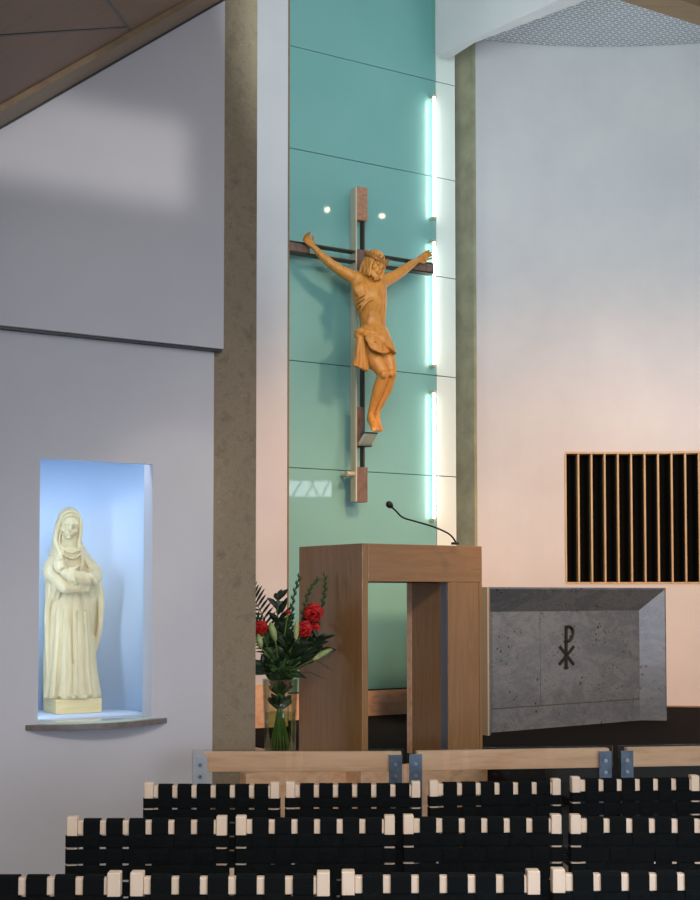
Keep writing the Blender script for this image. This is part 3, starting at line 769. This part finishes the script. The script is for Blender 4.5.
# hands with fingers
for (w0, dx, s) in ((S(.0, .122, .468+.085), SU, 1), (S(.02, .128, .492+.085), -SU, -1)):
    ell(bm, w0+dx*.02*k_, (.026*k_, .011*k_, .02*k_), SB)
    for i in range(4): limb(bm, [w0+dx*.035*k_+Z*(.013-.0085*i)*k_, w0+dx*(.056-.003*i)*k_+Z*(.014-.0085*i)*k_+SF*.006*k_, w0+dx*(.07-.004*i)*k_+Z*(.012-.0085*i)*k_-SF*.002*k_], [.0062*k_, .0056*k_, .0045*k_])
    limb(bm, [w0+dx*.01*k_+Z*.016*k_, w0+dx*.028*k_+Z*.033*k_+SF*.004*k_], [.007*k_, .0055*k_])
# neck
limb(bm, [S(-.018, .0, .72), S(-.024, .008, .81)], [.04*k_, .032*k_])
# head, tilted down slightly to picture right
SH = SB @ Matrix.Rotation(math.radians(5), 3, 'Y') @ Matrix.Rotation(math.radians(-10), 3, 'X')
hc2 = S(-.030, .022, .878)
def Hh(a, b, c): return hc2+SH @ (V((a, b, c))*k_)
ell(bm, Hh(0, 0, .01), (.047*k_, .056*k_, .058*k_), SH); ell(bm, Hh(0, .014, -.03), (.034*k_, .040*k_, .042*k_), SH)
limb(bm, [Hh(0, .055, .008), Hh(0, .067, -.018)], [.005*k_, .008*k_]); ell(bm, Hh(0, .05, -.058), (.013*k_, .011*k_, .010*k_), SH)
for s in (-1, 1):
    limb(bm, [Hh(s*.008, .056, .014), Hh(s*.033, .043, .012)], [.0045*k_, .0045*k_]); ell(bm, Hh(s*.018, .048, .0), (.010*k_, .006*k_, .005*k_), SH)
    ell(bm, Hh(s*.026, .036, -.024), (.013*k_, .012*k_, .014*k_), SH)
limb(bm, [Hh(-.011, .056, -.036), Hh(.011, .056, -.036)], [.004*k_, .004*k_]); limb(bm, [Hh(-.009, .055, -.043), Hh(.009, .055, -.043)], [.004*k_, .004*k_])
# hair framing face
for s in (-1, 1):
    for j in range(3):
        pts = smooth_path([Hh(0, .045-.006*j, .058), Hh(s*.03, .040-.006*j, .044), Hh(s*.043, .026, .006), Hh(s*.043, .018, -.04), Hh(s*(.042), .018, -.09), Hh(s*.036, .026, -.125)], 3)
        tube(bm, pts, .0075*k_, 6)
# collar folds
for j in range(2):
    tube(bm, smooth_path([S(-.08, .03, .775-.02*j), S(-.05, .055, .745-.026*j), S(-.02, .066, .735-.03*j), S(.012, .056, .745-.026*j), S(.045, .03, .775-.02*j)], 4), .006*k_, 6)
fig = fin('figure', bm, M['statue'], st); remesh(fig, .0038, 1, .5)
# veil
bm = bmesh.new()
def vr_(c, ra_, rb_, n=40):
    return [c+SU*ra_*k_*math.cos(2*PI*k/n)*(1+.02*math.sin(9*2*PI*k/n))+SF*rb_*k_*math.sin(2*PI*k/n) for k in range(n)]
ell(bm, Hh(0, -.014, .022), (.062*k_, .060*k_, .070*k_), SH)
rings(bm, [vr_(S(-.032, -.008, .93), .045, .042), vr_(S(-.032, -.012, .89), .062, .052), vr_(S(-.032, -.018, .84), .066, .05), vr_(S(-.028, -.02, .79), .074, .046), vr_(S(-.02, -.018, .74), .092, .050), vr_(S(-.012, -.014, .69), .112, .056), vr_(S(-.008, -.012, .65), .12, .05)])
for j in range(3):
    pts = [Hh(.056*math.cos(t), .012+.010*j, .004+(.064+.003*j)*math.sin(t)) for t in [PI*i/14 for i in range(15)]]
    tube(bm, pts[::-1], (.010 if j < 2 else .007)*k_, 7)
for s in (-1, 1):
    for j in range(6):
        pts = smooth_path([Hh(s*.056, .028-.010*j, .004), Hh(s*.060, .024-.010*j, -.04), Hh(s*(.060), .020-.010*j, -.09), S(-.022+s*(.056+.006*j), .044-.012*j, .735), S(-.018+s*(.050+.012*j), .058-.014*j, .68), S(-.014+s*(.034+.018*j), .07-.014*j, .62)], 3)
        tube(bm, pts, [.012*k_]*(len(pts)-3)+[.010*k_, .008*k_, .005*k_], 7)
sub('veil', bm, M['statue'], .0042, 2, st)
# baby
bm = bmesh.new()
bh_ = S(-.086, .105, .585+.08); ell(bm, bh_, (.034*k_, .035*k_, .037*k_), SB); ell(bm, bh_+SF*.034*k_-Z*.004*k_+SU*.008*k_, (.007*k_, .007*k_, .007*k_), SB)
for s in (-1, 1): ell(bm, bh_+SF*.028*k_+SU*(s*.013+.008)*k_-Z*.012*k_, (.011*k_, .009*k_, .010*k_), SB)
limb(bm, [S(-.07, .11, .56+.08), S(-.03, .132, .535+.08), S(.03, .138, .522+.08), S(.085, .125, .515+.08)], [.026*k_, .036*k_, .033*k_, .022*k_])
for j in range(4):
    a = -.035+.034*j; tube(bm, smooth_path([S(a-.012, .125, .568-.004*j+.08), S(a, .160, .54-.004*j+.08), S(a+.016, .158, .508-.002*j+.08), S(a+.024, .125, .49+.08)], 3), .0085*k_, 6)
limb(bm, [S(-.05, .125, .566+.08), S(-.022, .148, .572+.08), S(.0, .15, .588+.08)], [.013*k_, .011*k_, .008*k_])
limb(bm, [S(.085, .125, .518+.08), S(.112, .112, .528+.08)], [.013*k_, .009*k_])
sub('baby', bm, M['statue'], .004, 2, st)

# ------------------------------------------------------------------ chairs
CH_H, RAILB, CW = .80, .753, .524
def ribbon(bm, pts, wv, th):
    """flat band following pts, width vector wv, thickness th"""
    pts = [V(p) for p in pts]; wv = V(wv); rs = []
    for i, p in enumerate(pts):
        d = (pts[min(i+1, len(pts)-1)]-pts[max(i-1, 0)]).normalized(); nrm = d.cross(wv).normalized()*th/2
        rs.append([p-wv/2-nrm, p+wv/2-nrm, p+wv/2+nrm, p-wv/2+nrm])
    rings(bm, rs)
def part(name, bm, m, parent, **k):
    return fin(name, bm, m, parent, world=False, **k)
def make_chair():
    r = empty('webbing_chair')
    hw = CW/2; PWd = .034
    for s in (-1, 1):
        bm = bmesh.new(); x = s*(hw-PWd/2)
        prism(bm, [(x-PWd/2, -.02, CH_H+.012), (x-PWd/2, .02, CH_H+.012), (x-PWd/2, .02, .40), (x-PWd/2, -.02+.0, 0), (x-PWd/2, -.055, 0), (x-PWd/2, -.02, .40)], (PWd, 0, 0))
        part('rear_leg', bm, M['chairwood'], r, bevel=.003)
        bm = bmesh.new(); cbox(bm, (x, .43, .21), (PWd, .036, .42)); part('front_leg', bm, M['chairwood'], r, bevel=.003)
        bm = bmesh.new(); cbox(bm, (x, .215, .425), (PWd*.8, .39, .03)); part('seat_rail', bm, M['chairwood'], r, bevel=.003)
        bm = bmesh.new(); cbox(bm, (x, .2, .16), (.02, .4, .022)); part('stretcher', bm, M['chairwood'], r, bevel=.002)
    for z, h in ((RAILB+.0225, .045), (.46, .035)):
        bm = bmesh.new(); cbox(bm, (0, 0, z), (CW-2*PWd-.001, .028, h)); part('back_rail', bm, M['chairwood'], r, bevel=.003)
    for y in (.03, .43):
        bm = bmesh.new(); cbox(bm, (0, y, .425), (CW-2*PWd-.001, .026, .034)); part('seat_rail', bm, M['chairwood'], r, bevel=.003)
    bands = [(RAILB-.039, RAILB-.002)]; z = RAILB-.039-.0065
    while z-.047 > .47: bands.append((z-.047, z)); z -= .0535
    bands_c = [(a+b)/2 for a, b in bands]
    x0 = -hw+PWd; gap = .0205; sw = .0545
    for i in range(6):
        x = x0+gap+(sw+gap*.98)*i+sw/2
        pts = [(x, .0185, RAILB-.035), (x, .0188, RAILB), (x, .0185, CH_H-.004), (x, .012, CH_H+.002), (x, 0, CH_H+.0035), (x, -.012, CH_H+.002), (x, -.0185, CH_H-.004), (x, -.0188, RAILB+.004)]
        for j, zc in enumerate(bands_c):
            y = -.0185+.003*(1 if (i+j) % 2 else -1)
            pts.append((x, y, zc+.012)); pts.append((x, y, zc-.012))
        pts += [(x, -.0185, .48), (x, -.018, .445)]
        bm = bmesh.new(); ribbon(bm, pts, (sw, 0, 0), .003); part('back_strap', bm, M['blackstrap'], r)
    for j, (a, b) in enumerate(bands):
        zc = (a+b)/2; pts = [(-hw-.003, .012, zc), (-hw-.003, -.016, zc), (-hw+.002, -.0235, zc), (x0-.004, -.0235, zc)]
        for i in range(6):
            x = x0+gap+(sw+gap*.98)*i+sw/2; y = -.0185-.003*(1 if (i+j) % 2 else -1)
            pts += [(x-.018, y, zc), (x+.018, y, zc)]
        pts += [(-x0+.004, -.0235, zc), (hw-.002, -.0235, zc), (hw+.003, -.016, zc), (hw+.003, .012, zc)]
        bm = bmesh.new(); ribbon(bm, pts, (0, 0, b-a), .003); part('back_strap', bm, M['blackstrap'], r)
    bm = bmesh.new()
    for i in range(6):
        x = x0+gap+(sw+gap*.98)*i+sw/2
        ribbon(bm, [(x, .018, .44), (x, .03, .4465)]+[(x, .075+.06*j, .446+.003*(1 if (i+j) % 2 else -1)) for j in range(6)]+[(x, .43, .4465), (x, .448, .44)], (sw, 0, 0), .003)
    for j in range(6):
        y = .075+.06*j
        ribbon(bm, [(-hw, y, .4465)]+[(x0+gap+(sw+gap*.98)*i+sw/2, y, .446-.003*(1 if (i+j) % 2 else -1)) for i in range(6)]+[(hw, y, .4465)], (0, .05, 0), .003)
    part('seat_webbing', bm, M['blackstrap'], r)
    return r
proto = make_chair()
def dup(root):
    c = root.copy(); COL.objects.link(c)
    for ch in root.children:
        d = ch.copy(); COL.objects.link(d); d.parent = c
    return c
KD = F*(EYE-CH_H-.012)
rows = [  # (row words, [(x left, x right, y post top left, y right)])
    ('in the row nearest the camera', [(-79, 122, 871.5, 870.6), (131, 330, 870.5, 870.3), (340.5, 540, 869.7, 868.6), (549.5, 748, 867.6, 866.5)]),
    ('in the middle row', [(68, 227, 815.7, 815), (236, 394.5, 815, 814.3), (402.5, 561, 814, 813.5), (570, 728, 813.5, 814.5)]),
    ('in the row by the glass rail', [(146, 278.5, 781.4, 781.4), (287, 419, 780.9, 780.5), (428, 560, 780.3, 777.5), (568, 700, 776.6, 774)])]
ordn = ['leftmost', 'second from left', 'third from left', 'rightmost']
first = True
for words, chairs in rows:
    for i, (xa, xb, ya, yb) in enumerate(chairs):
        o = proto if first else dup(proto); first = False
        Ya, Yb = KD/(ya-HOR), KD/(yb-HOR); Pa, Pb = at((xa), 595, Ya), at(xb, 595, Yb)
        Ya = (Ya+Yb)/2
        c = (Pa+Pb)/2; d = Pb-Pa
        o.location = (c.x, c.y+.03, .0); o.rotation_euler = (0, 0, math.atan2(d.y, d.x)*.6)
        tag(o, 'pale wood and black webbing chair, %s, %s' % (ordn[i], words), 'chair', 'webbing chairs ' + words)

# ------------------------------------------------------------------ glass and timber rail screens
def screen(xa, xb, ya, yb, words, left_bracket_light=False, nright=True):
    zt_ = .815; kd = F*(EYE-.80)
    A = at(xa, 595, kd/(ya-HOR)); Bp = at(xb, 595, kd/(yb-HOR)); A.z = Bp.z = 0
    d = (Bp-A); L = d.length; d.normalize(); n = V((-d.y, d.x, 0))    # n away from camera
    r = empty('glass_rail_screen', A+d*L/2, 0, words, 'rail', 'glass and timber rail screens before the sanctuary')
    bm = bmesh.new(); ubox(bm, A+Z*.12, d*L, n*.010, Z*(zt_-.12)); fin('glass_panel', bm, M['glass'], r, bevel=.0015)
    bm = bmesh.new(); ubox(bm, A+d*.05+n*.022+Z*.708, d*(L-.06), n*.045, Z*.092); fin('timber_rail', bm, M['oak_light'], r, bevel=.003)
    for k, s in enumerate((.008, L-.008-.062)):
        m = M['plate'] if (k == 0 and left_bracket_light) else M['bracket']
        bm = bmesh.new(); ubox(bm, A+d*s-n*.007+Z*0, d*.062, n*.006, Z*.79)
        b = fin('bracket', bm, m, r, bevel=.001)
        for dz in (.745, .69):
            c = A+d*(s+.031)-n*.0075+Z*dz; bm = bmesh.new(); tube(bm, [c, c-n*.005], .009, 12); fin('bolt', bm, M['bolt'], b)
    return r
screen(193, 403.5, 751.8, 751.3, 'timber-topped glass rail screen in front of the flower vase, leftmost of three', True)
screen(407, 611.5, 751.0, 747.8, 'timber-topped glass rail screen in front of the oak lectern, middle of three')
screen(617.5, 760, 747.6, 745.4, 'timber-topped glass rail screen in front of the altar, rightmost of three')

# ------------------------------------------------------------------ vase and flowers
VZ = SAN
VX = hitz(280, 763, SAN); Yv = VX.y
vr = 17*Yv/F; vz1 = at(280, 679, Yv).z
va = empty('glass_vase', VX, 0, 'clear glass cylinder vase holding the flowers beside the lectern', 'vase')
bm = bmesh.new()
def circ(c, r, n=32): return [c+V((math.cos(2*PI*k/n), math.sin(2*PI*k/n), 0))*r for k in range(n)]
base = V((VX.x, VX.y, VZ+.001))
hgt = vz1-base.z
rings(bm, [circ(base, vr*.9), circ(base+Z*hgt*.5, vr*.95), circ(base+Z*hgt, vr*1.05), circ(base+Z*hgt, vr*1.05-.005), circ(base+Z*hgt*.5, vr*.95-.005), circ(base+Z*.012, vr*.9-.005)])
fin('glass_body', bm, M['vase'], va, smooth=True)
bm = bmesh.new(); rings(bm, [circ(base+Z*.013, vr*.9-.007), circ(base+Z*hgt*.6, vr*.95-.007)]); w_ = fin('water', bm, M['water'], va); 
def fp(x, y, dy=0): return at(x, y, Yv+dy)
def stempath(tip, k, mid=None):
    a = 2*PI*k/17*5; bot = base+Z*.02+V((math.cos(a), math.sin(a), 0))*vr*.72
    neck = base+Z*hgt*.97-V((math.cos(a), math.sin(a), 0))*vr*.25
    return smooth_path([bot, neck, neck.lerp(tip, .5)+Z*.015, tip], 5)
def leaf(bm, p, d, L, wd, up=None, droop=.2, n=7):
    d = d.normalized(); side = d.cross(V((random.uniform(-.4, .4), -1, random.uniform(-.2, .4)))).normalized(); nr = side.cross(d).normalized()
    L_, R_ = [], []; th = .0012; rs = []
    for i in range(n+1):
        t = i/n; c = p+d*L*t-Z*droop*L*t*t; w = wd*math.sin(PI*min(.999, .06+t*.94))**.8*(1-.25*t)+.0004
        rs.append([c-side*w-nr*th, c-nr*th*2+nr*w*.25, c+side*w-nr*th, c+side*w+nr*th, c+nr*(th*2+w*.25), c-side*w+nr*th])
    rings(bm, rs)
si = 0
def newstem(name, tip, label, cat, group=None):
    global si
    r = empty(name, base+Z*.02, 0, label, cat, group); bm = bmesh.new(); pts = stempath(tip, si); tube(bm, pts, .0042, 7)
    fin('stem', bm, M['stem'], r, smooth=True); si += 1; return r, pts
# red flowers
for (x, y, dy, R_, w) in ((313.5, 613, -.03, .064, 'larger red flower with ruffled petals at the top right of the bouquet'), (304, 629, -.06, .056, 'red flower below the larger one at the right of the bouquet'),
                        (315, 627, -.01, .03, 'small red bloom at the right edge of the bouquet'), (260.5, 628, -.03, .05, 'dark red flower at the left edge of the bouquet beside the concrete column'), (288, 612, .0, .018, 'small red bud between leaves at the bouquet centre')):
    c = fp(x, y, dy); r, pts = newstem('red_flower', c, w, 'flower')
    bm = bmesh.new(); N_ = 26 if R_ > .02 else 8
    for k in range(N_):
        t = k/N_; ph = k*2.39996; el = 1.35-1.25*t
        th_ = 1.75*math.sqrt(t+.02)
        d = V((math.sin(th_)*math.cos(ph), -math.cos(th_), math.sin(th_)*math.sin(ph)))
        side = d.cross(V((.3*math.sin(k)+.1, .9, .35*math.cos(k*1.7)))).normalized(); nr = side.cross(d); rs = []
        for i in range(5):
            u = i/4; w2 = R_*.42*math.sin(PI*(.12+.72*u)); cc = c+d*R_*(.1+.8*u)*(.7+.3*t)+nr*R_*.12*math.sin(u*4+k)
            rs.append([cc-side*w2, cc+nr*R_*.06, cc+side*w2, cc+side*w2*.98+nr*.0015, cc+nr*(R_*.06+.0015), cc-side*w2*.98+nr*.0015])
        rings(bm, rs)
    fin('petals', bm, M['red'], r, smooth=True)
    bm = bmesh.new()
    for k in range(3): leaf(bm, pts[-5], V((math.cos(k*2.1), -.3, .5)), .07, .011)
    fin('leaves', bm, M['leaf'], r)
# lily buds
for (x0, y0, x1, y1, dy, w, lab) in ((258, 634, 261, 648, -.09, 3.2, 'pale green lily bud at the left edge beside the concrete column'), (270, 622, 275.5, 641, -.10, 3.4, 'green lily bud standing left of the bouquet centre'),
                           (297, 620, 296, 640, -.08, 2.8, 'green lily bud just left of the red flowers'), (313, 660, 332.5, 649, -.10, 2.9, 'long pale lily bud pointing right over the lectern side')):
    a, b = fp(x0, y0, dy), fp(x1, y1, dy)
    if x1 < 320: a, b = b, a
    r, pts = newstem('lily_bud', a, lab, 'flower bud'); bm = bmesh.new(); d = b-a; wr_ = w*Yv/F
    pts = [a+d*t+Z*.004*math.sin(PI*t) for t in (0, .12, .3, .5, .7, .88, 1)]
    tube(bm, pts, [wr_*.4, wr_*.7, wr_*.95, wr_*1.05, wr_*.9, wr_*.6, wr_*.15], 12); fin('bud', bm, M['bud'], r, smooth=True)
# gladiolus spikes
for (pts2, dy, lab) in (([(294, 660), (292, 625), (293, 600), (299, 578)], .05, 'tall green gladiolus spike curving up at the centre of the bouquet'), ([(303, 650), (303, 615), (309, 592), (317, 580)], .02, 'slender green spike rising behind the red flowers'),
                        ([(306, 655), (318, 620), (324, 595), (325, 577)], .04, 'tallest green gladiolus spike at the right of the bouquet')):
    path = smooth_path([fp(x, y, dy) for x, y in pts2], 6)
    r, _ = newstem('gladiolus_spike', path[0], lab, 'flower spike'); bm = bmesh.new(); tube(bm, path, .0035, 7)
    for k in range(5, len(path)):
        d = (path[k]-path[k-1]).normalized(); s = 1 if k % 2 else -1
        p = path[k]; q2 = p+d*.03+V((s*.010, -.006, 0)); tube(bm, [p, p.lerp(q2, .5)+V((s*.004, 0, 0)), q2], [.004, .0085*(1.15-k/len(path)*.5), .0012], 8)
    fin('buds', bm, M['leaf2'], r, smooth=True)
# palm fronds to the left
for q3, lab in enumerate(('dark spiky palm frond at the upper left of the bouquet', 'dark spiky palm frond low at the left of the bouquet')):
    tip = fp(272-q3*4, 605+q3*35, .02+.05*q3); r, pts = newstem('palm_frond', fp(276, 650+q3*10, .03), lab, 'leaf'); bm = bmesh.new()
    rib = smooth_path([fp(276, 650+q3*10, .03), fp(268, 628+q3*14, .03), fp(258, 606+q3*22, .03), fp(249, 592+q3*30, .04)], 5); tube(bm, rib, .0025, 6)
    for k in range(2, len(rib)):
        for s in (-1, 1):
            d = (rib[k]-rib[k-1]).normalized(); sd = V((d.z, 0, -d.x))*s
            leaf(bm, rib[k], d*.55+sd*.9+V((0, -.25, 0)), .085+.02*random.random(), .0075, droop=.1)
    fin('fronds', bm, M['leaf'], r)
# leafy branches filling the bouquet
spots = [((268, 640), 'left'), ((282, 612), 'top'), ((290, 640), 'middle'), ((278, 600), 'highest at the centre'), ((304, 640), 'right'), ((318, 640), 'far right'), ((272, 662), 'low left'), ((300, 662), 'low right'), ((286, 655), 'low middle'), ((310, 618), 'upper right'), ((263, 668), 'lowest left'), ((320, 652), 'drooping right'), ((284, 628), 'upper middle'), ((297, 648), 'right of the middle'), ((275, 650), 'left of the middle'), ((292, 668), 'just above the rim'), ((280, 672), 'at the rim'), ((308, 632), 'under the red flowers')]
for k, ((x, y), lab) in enumerate(spots):
    dy = .06*math.sin(k*2.3); tip = fp(x, y, dy)
    r, pts = newstem('leafy_branch', tip, 'dark green leafy branch, %s in the bouquet' % lab, 'foliage', 'leafy branches in the vase'); bm = bmesh.new()
    st_ = max(0, len(pts)-13)
    for i in range(st_, len(pts)):
        for j in range(3):
            a = random.uniform(0, 2*PI); d = (pts[i]-pts[i-1]).normalized()*.7+V((math.cos(a)*.95, math.sin(a)*.5, .25+.6*random.random()))
            if pts[i].x < C0.x-.55: d.x = abs(d.x)
            leaf(bm, pts[i], d, random.uniform(.06, .12), random.uniform(.012, .021), droop=.25)
    fin('leaves', bm, M['leaf'] if k % 4 else M['leaf2'], r)
for (pp, lab) in (([(300, 662), (310, 657), (322, 664), (333, 671)], 'long thin blade leaf reaching right, upper of two'), ([(298, 674), (308, 672), (318, 676), (326, 679)], 'long thin blade leaf reaching right, lower of two')):
    path = smooth_path([fp(x, y, -.08) for x, y in pp], 4)
    r, _ = newstem('blade_leaf', path[0], lab, 'leaf'); bm = bmesh.new(); n_ = len(path); tube(bm, path, [.0075*math.sin(PI*(.1+.88*i/n_))+.0005 for i in range(n_)], 8, flat=.25); fin('blade', bm, M['leaf'], r, smooth=True)

# ------------------------------------------------------------------ lamps and windows of the hall (seen only as reflections)
def reflect_ray(x, y):
    p = gp(x, y); d = (p-ORG).normalized(); d2 = d-W*2*d.dot(W); return p, d2
for x, y in ((327, 210), (382, 216)):
    p, d = reflect_ray(x, y); q = p+d*5.2
    t = empty('ceiling_spotlight', q, 0, 'round halogen spotlight on a ceiling rod, %s of the pair mirrored in the glass' % ('left' if x < 350 else 'right'), 'spotlight', 'spotlights aimed at the crucifix')
    bm = bmesh.new(); tube(bm, [q, q-d*-.12], .055, 20); fin('housing', bm, M['darkmetal_shade'], t)
    bm = bmesh.new(); tube(bm, [q-d*.003, q-d*.006], .033, 20); fin('lamp', bm, M['lampdisc'], t)
    bm = bmesh.new(); tube(bm, [q+d*.06, V((q.x+d.x*.06, q.y+d.y*.06, TOP+.0))], .008, 8); fin('rod', bm, M['darkmetal_shade'], t)
p, d = reflect_ray(311, 489); wc = p+d*6.5; dh = V((d.x, d.y, 0)).normalized(); sd = V((-dh.y, dh.x, 0))
w_, h_ = 46*(16.7)/F, 19*16.7/F
bm = bmesh.new(); ubox(bm, wc-sd*w_/2-Z*h_/2, sd*w_, dh*.02, Z*h_); wn = fin('window_1', bm, M['winlight']); tag(wn, kind='structure')
bm = bmesh.new()
for (a, b) in ((-.42, -.18), (-.14, .1), (.18, -.02), (.2, .42)):
    pa_, pb_ = wc+sd*w_*a-Z*h_/2-dh*.01, wc+sd*w_*b+Z*h_/2-dh*.01; tube(bm, [pa_, pb_], .012, 6)
for s in (-1, 1): ubox(bm, wc-sd*w_/2*1.05+Z*(h_/2*s-.02)-dh*.02, sd*w_*1.05, dh*.03, Z*.04)
fin('window_frame', bm, M['darkmetal_shade'], wn)

# ------------------------------------------------------------------ light
world = bpy.data.worlds.new('World'); sc.world = world; world.use_nodes = True
bg = world.node_tree.nodes['Background']; bg.inputs['Color'].default_value = (.88, .92, 1.0, 1); bg.inputs['Strength'].default_value = .56
def area(name, loc, tgt, size, power, col, spread=180, sy=None):
    l = bpy.data.lights.new(name, 'AREA'); l.energy = power; l.color = col; l.shape = 'RECTANGLE'; l.size = size; l.size_y = sy or size; l.spread = math.radians(spread)
    o = bpy.data.objects.new(name, l); COL.objects.link(o); o.location = loc
    o.rotation_euler = (V(tgt)-V(loc)).to_track_quat('-Z', 'Y').to_euler(); return o
def spot(name, loc, tgt, power, col, ang, blend=1, rad=.1):
    l = bpy.data.lights.new(name, 'SPOT'); l.energy = power; l.color = col; l.spot_size = math.radians(ang); l.spot_blend = blend; l.shadow_soft_size = rad
    o = bpy.data.objects.new(name, l); COL.objects.link(o); o.location = loc
    o.rotation_euler = (V(tgt)-V(loc)).to_track_quat('-Z', 'Y').to_euler(); return o
WARM = (1, .66, .42); NEUT = (1, .93, .86); COOL = (.78, .88, 1)
area('light_hall_windows', (4.5, 1.0, 4.8), (1.5, 10, 2.5), 3.0, 25, (.95, .97, 1))
area('light_high_fill', (.2, 6.0, 4.4), (2.0, 10.4, 6.2), 1.2, 55, (.86, 1, .99), 110)  # added fill for the bulkhead and mesh ceiling
spot('light_warm_wash', (3.6, 4.2, 3.2), (2.3, 11, 1.1), 1550, (1, .56, .29), 56, 1, .5)
spot('light_warm_back', (1.6, 6.2, 4.6), (-.3, 9.8, 1.2), 700, (1, .56, .29), 48, 1, .4)
spot('light_crucifix', (3.1, 6.6, 5.6), tuple(PC+Z*-.1), 290, (1, .80, .52), 24, .8, .26)
spot('light_chairs', (.6, .2, 4.6), (.3, 5.6, .8), 620, (1, .86, .72), 60, 1, .4)
area('light_mesh_fill', (3.0, 9.9, 1.75), (2.6, 10.0, 6.1), .8, 14, (.92, .97, 1), 110)  # added upward fill that brightens the mesh ceiling
area('light_upper_wall_fill', (2.6, .8, 4.6), tuple(uw(110, 160)), 1.6, 6, (1, .95, .9), 70)  # added fill raising the upper left wall
area('light_low_fill', (2.4, .6, 1.3), (-.9, 6.6, 1.2), 1.5, 16, (.66, .78, 1), 80)  # added cool fill for the lower left wall
spot('light_ambo', (.2, 4.0, 4.4), (.4, 7.4, 1.0), 60, (1, .8, .6), 38, 1, .3)
pp_ = uw(60, 130)
pr_ = uw(187, 208); cpt = PU+U*((pr_-PU).dot(U)-.75)+Z*(pr_.z+.22)
area('light_wall_patch', tuple(cpt+NF*2.6), tuple(cpt), 1.5, .6, (1, .97, .92), 6, .44)
nl = PW+U*((s0+s1)/2)+W*(.062)+Z*(nz1+NT-.012)
bm = bmesh.new(); ubox(bm, nl-U*.17, U*.34, W*.035, Z*.011); led = fin('led_strip', bm, M['tubelow']); tag(led, 'cool white light strip under the top of the niche', 'light')
area('light_niche', tuple(nl-Z*.015), tuple(nl-Z*1+W*.12), .40, 1.0, (.70, .84, 1), 170, .03)
ls = PW+U*(s0-.035)+W*(TH+.06)+Z*((nz0+nz1)/2)
bm = bmesh.new(); ubox(bm, ls-U*.022-W*.01-Z*.55, U*.008, W*.03, Z*1.1); led = fin('led_strip', bm, M['tubelow']); tag(led, 'added upright cool white light strip hidden behind the left edge of the niche opening', 'light')  # unseen strip, added to even out the niche light
area('light_niche_side_fill', tuple(ls), tuple(ls+U*1+W*.35), .03, 1.7, (.66, .82, 1), 170, 1.1)  # added fill in the left side pocket of the niche
area('light_niche_side_fill', tuple(PW+U*(s1+.03)+W*(TH+.06)+Z*((nz0+nz1)/2)), tuple(PW+U*(s1-1)+W*(TH+.5)+Z*((nz0+nz1)/2)), .03, .7, (.66, .82, 1), 170, 1.1)  # added fill from the right side pocket
spot('light_statue', tuple(SO+NF*2.3+U*1.5+Z*2.6), tuple(SO+Z*.55), 34, (1, .92, .74), 19, .6, .03)

sc.view_settings.view_transform = 'Standard'; sc.view_settings.look = 'None'; sc.view_settings.gamma = 1; sc.view_settings.use_curve_mapping = False
sc.view_settings.exposure = 0
sc.cycles.use_denoising = True; sc.cycles.max_bounces = 8; sc.cycles.transparent_max_bounces = 16
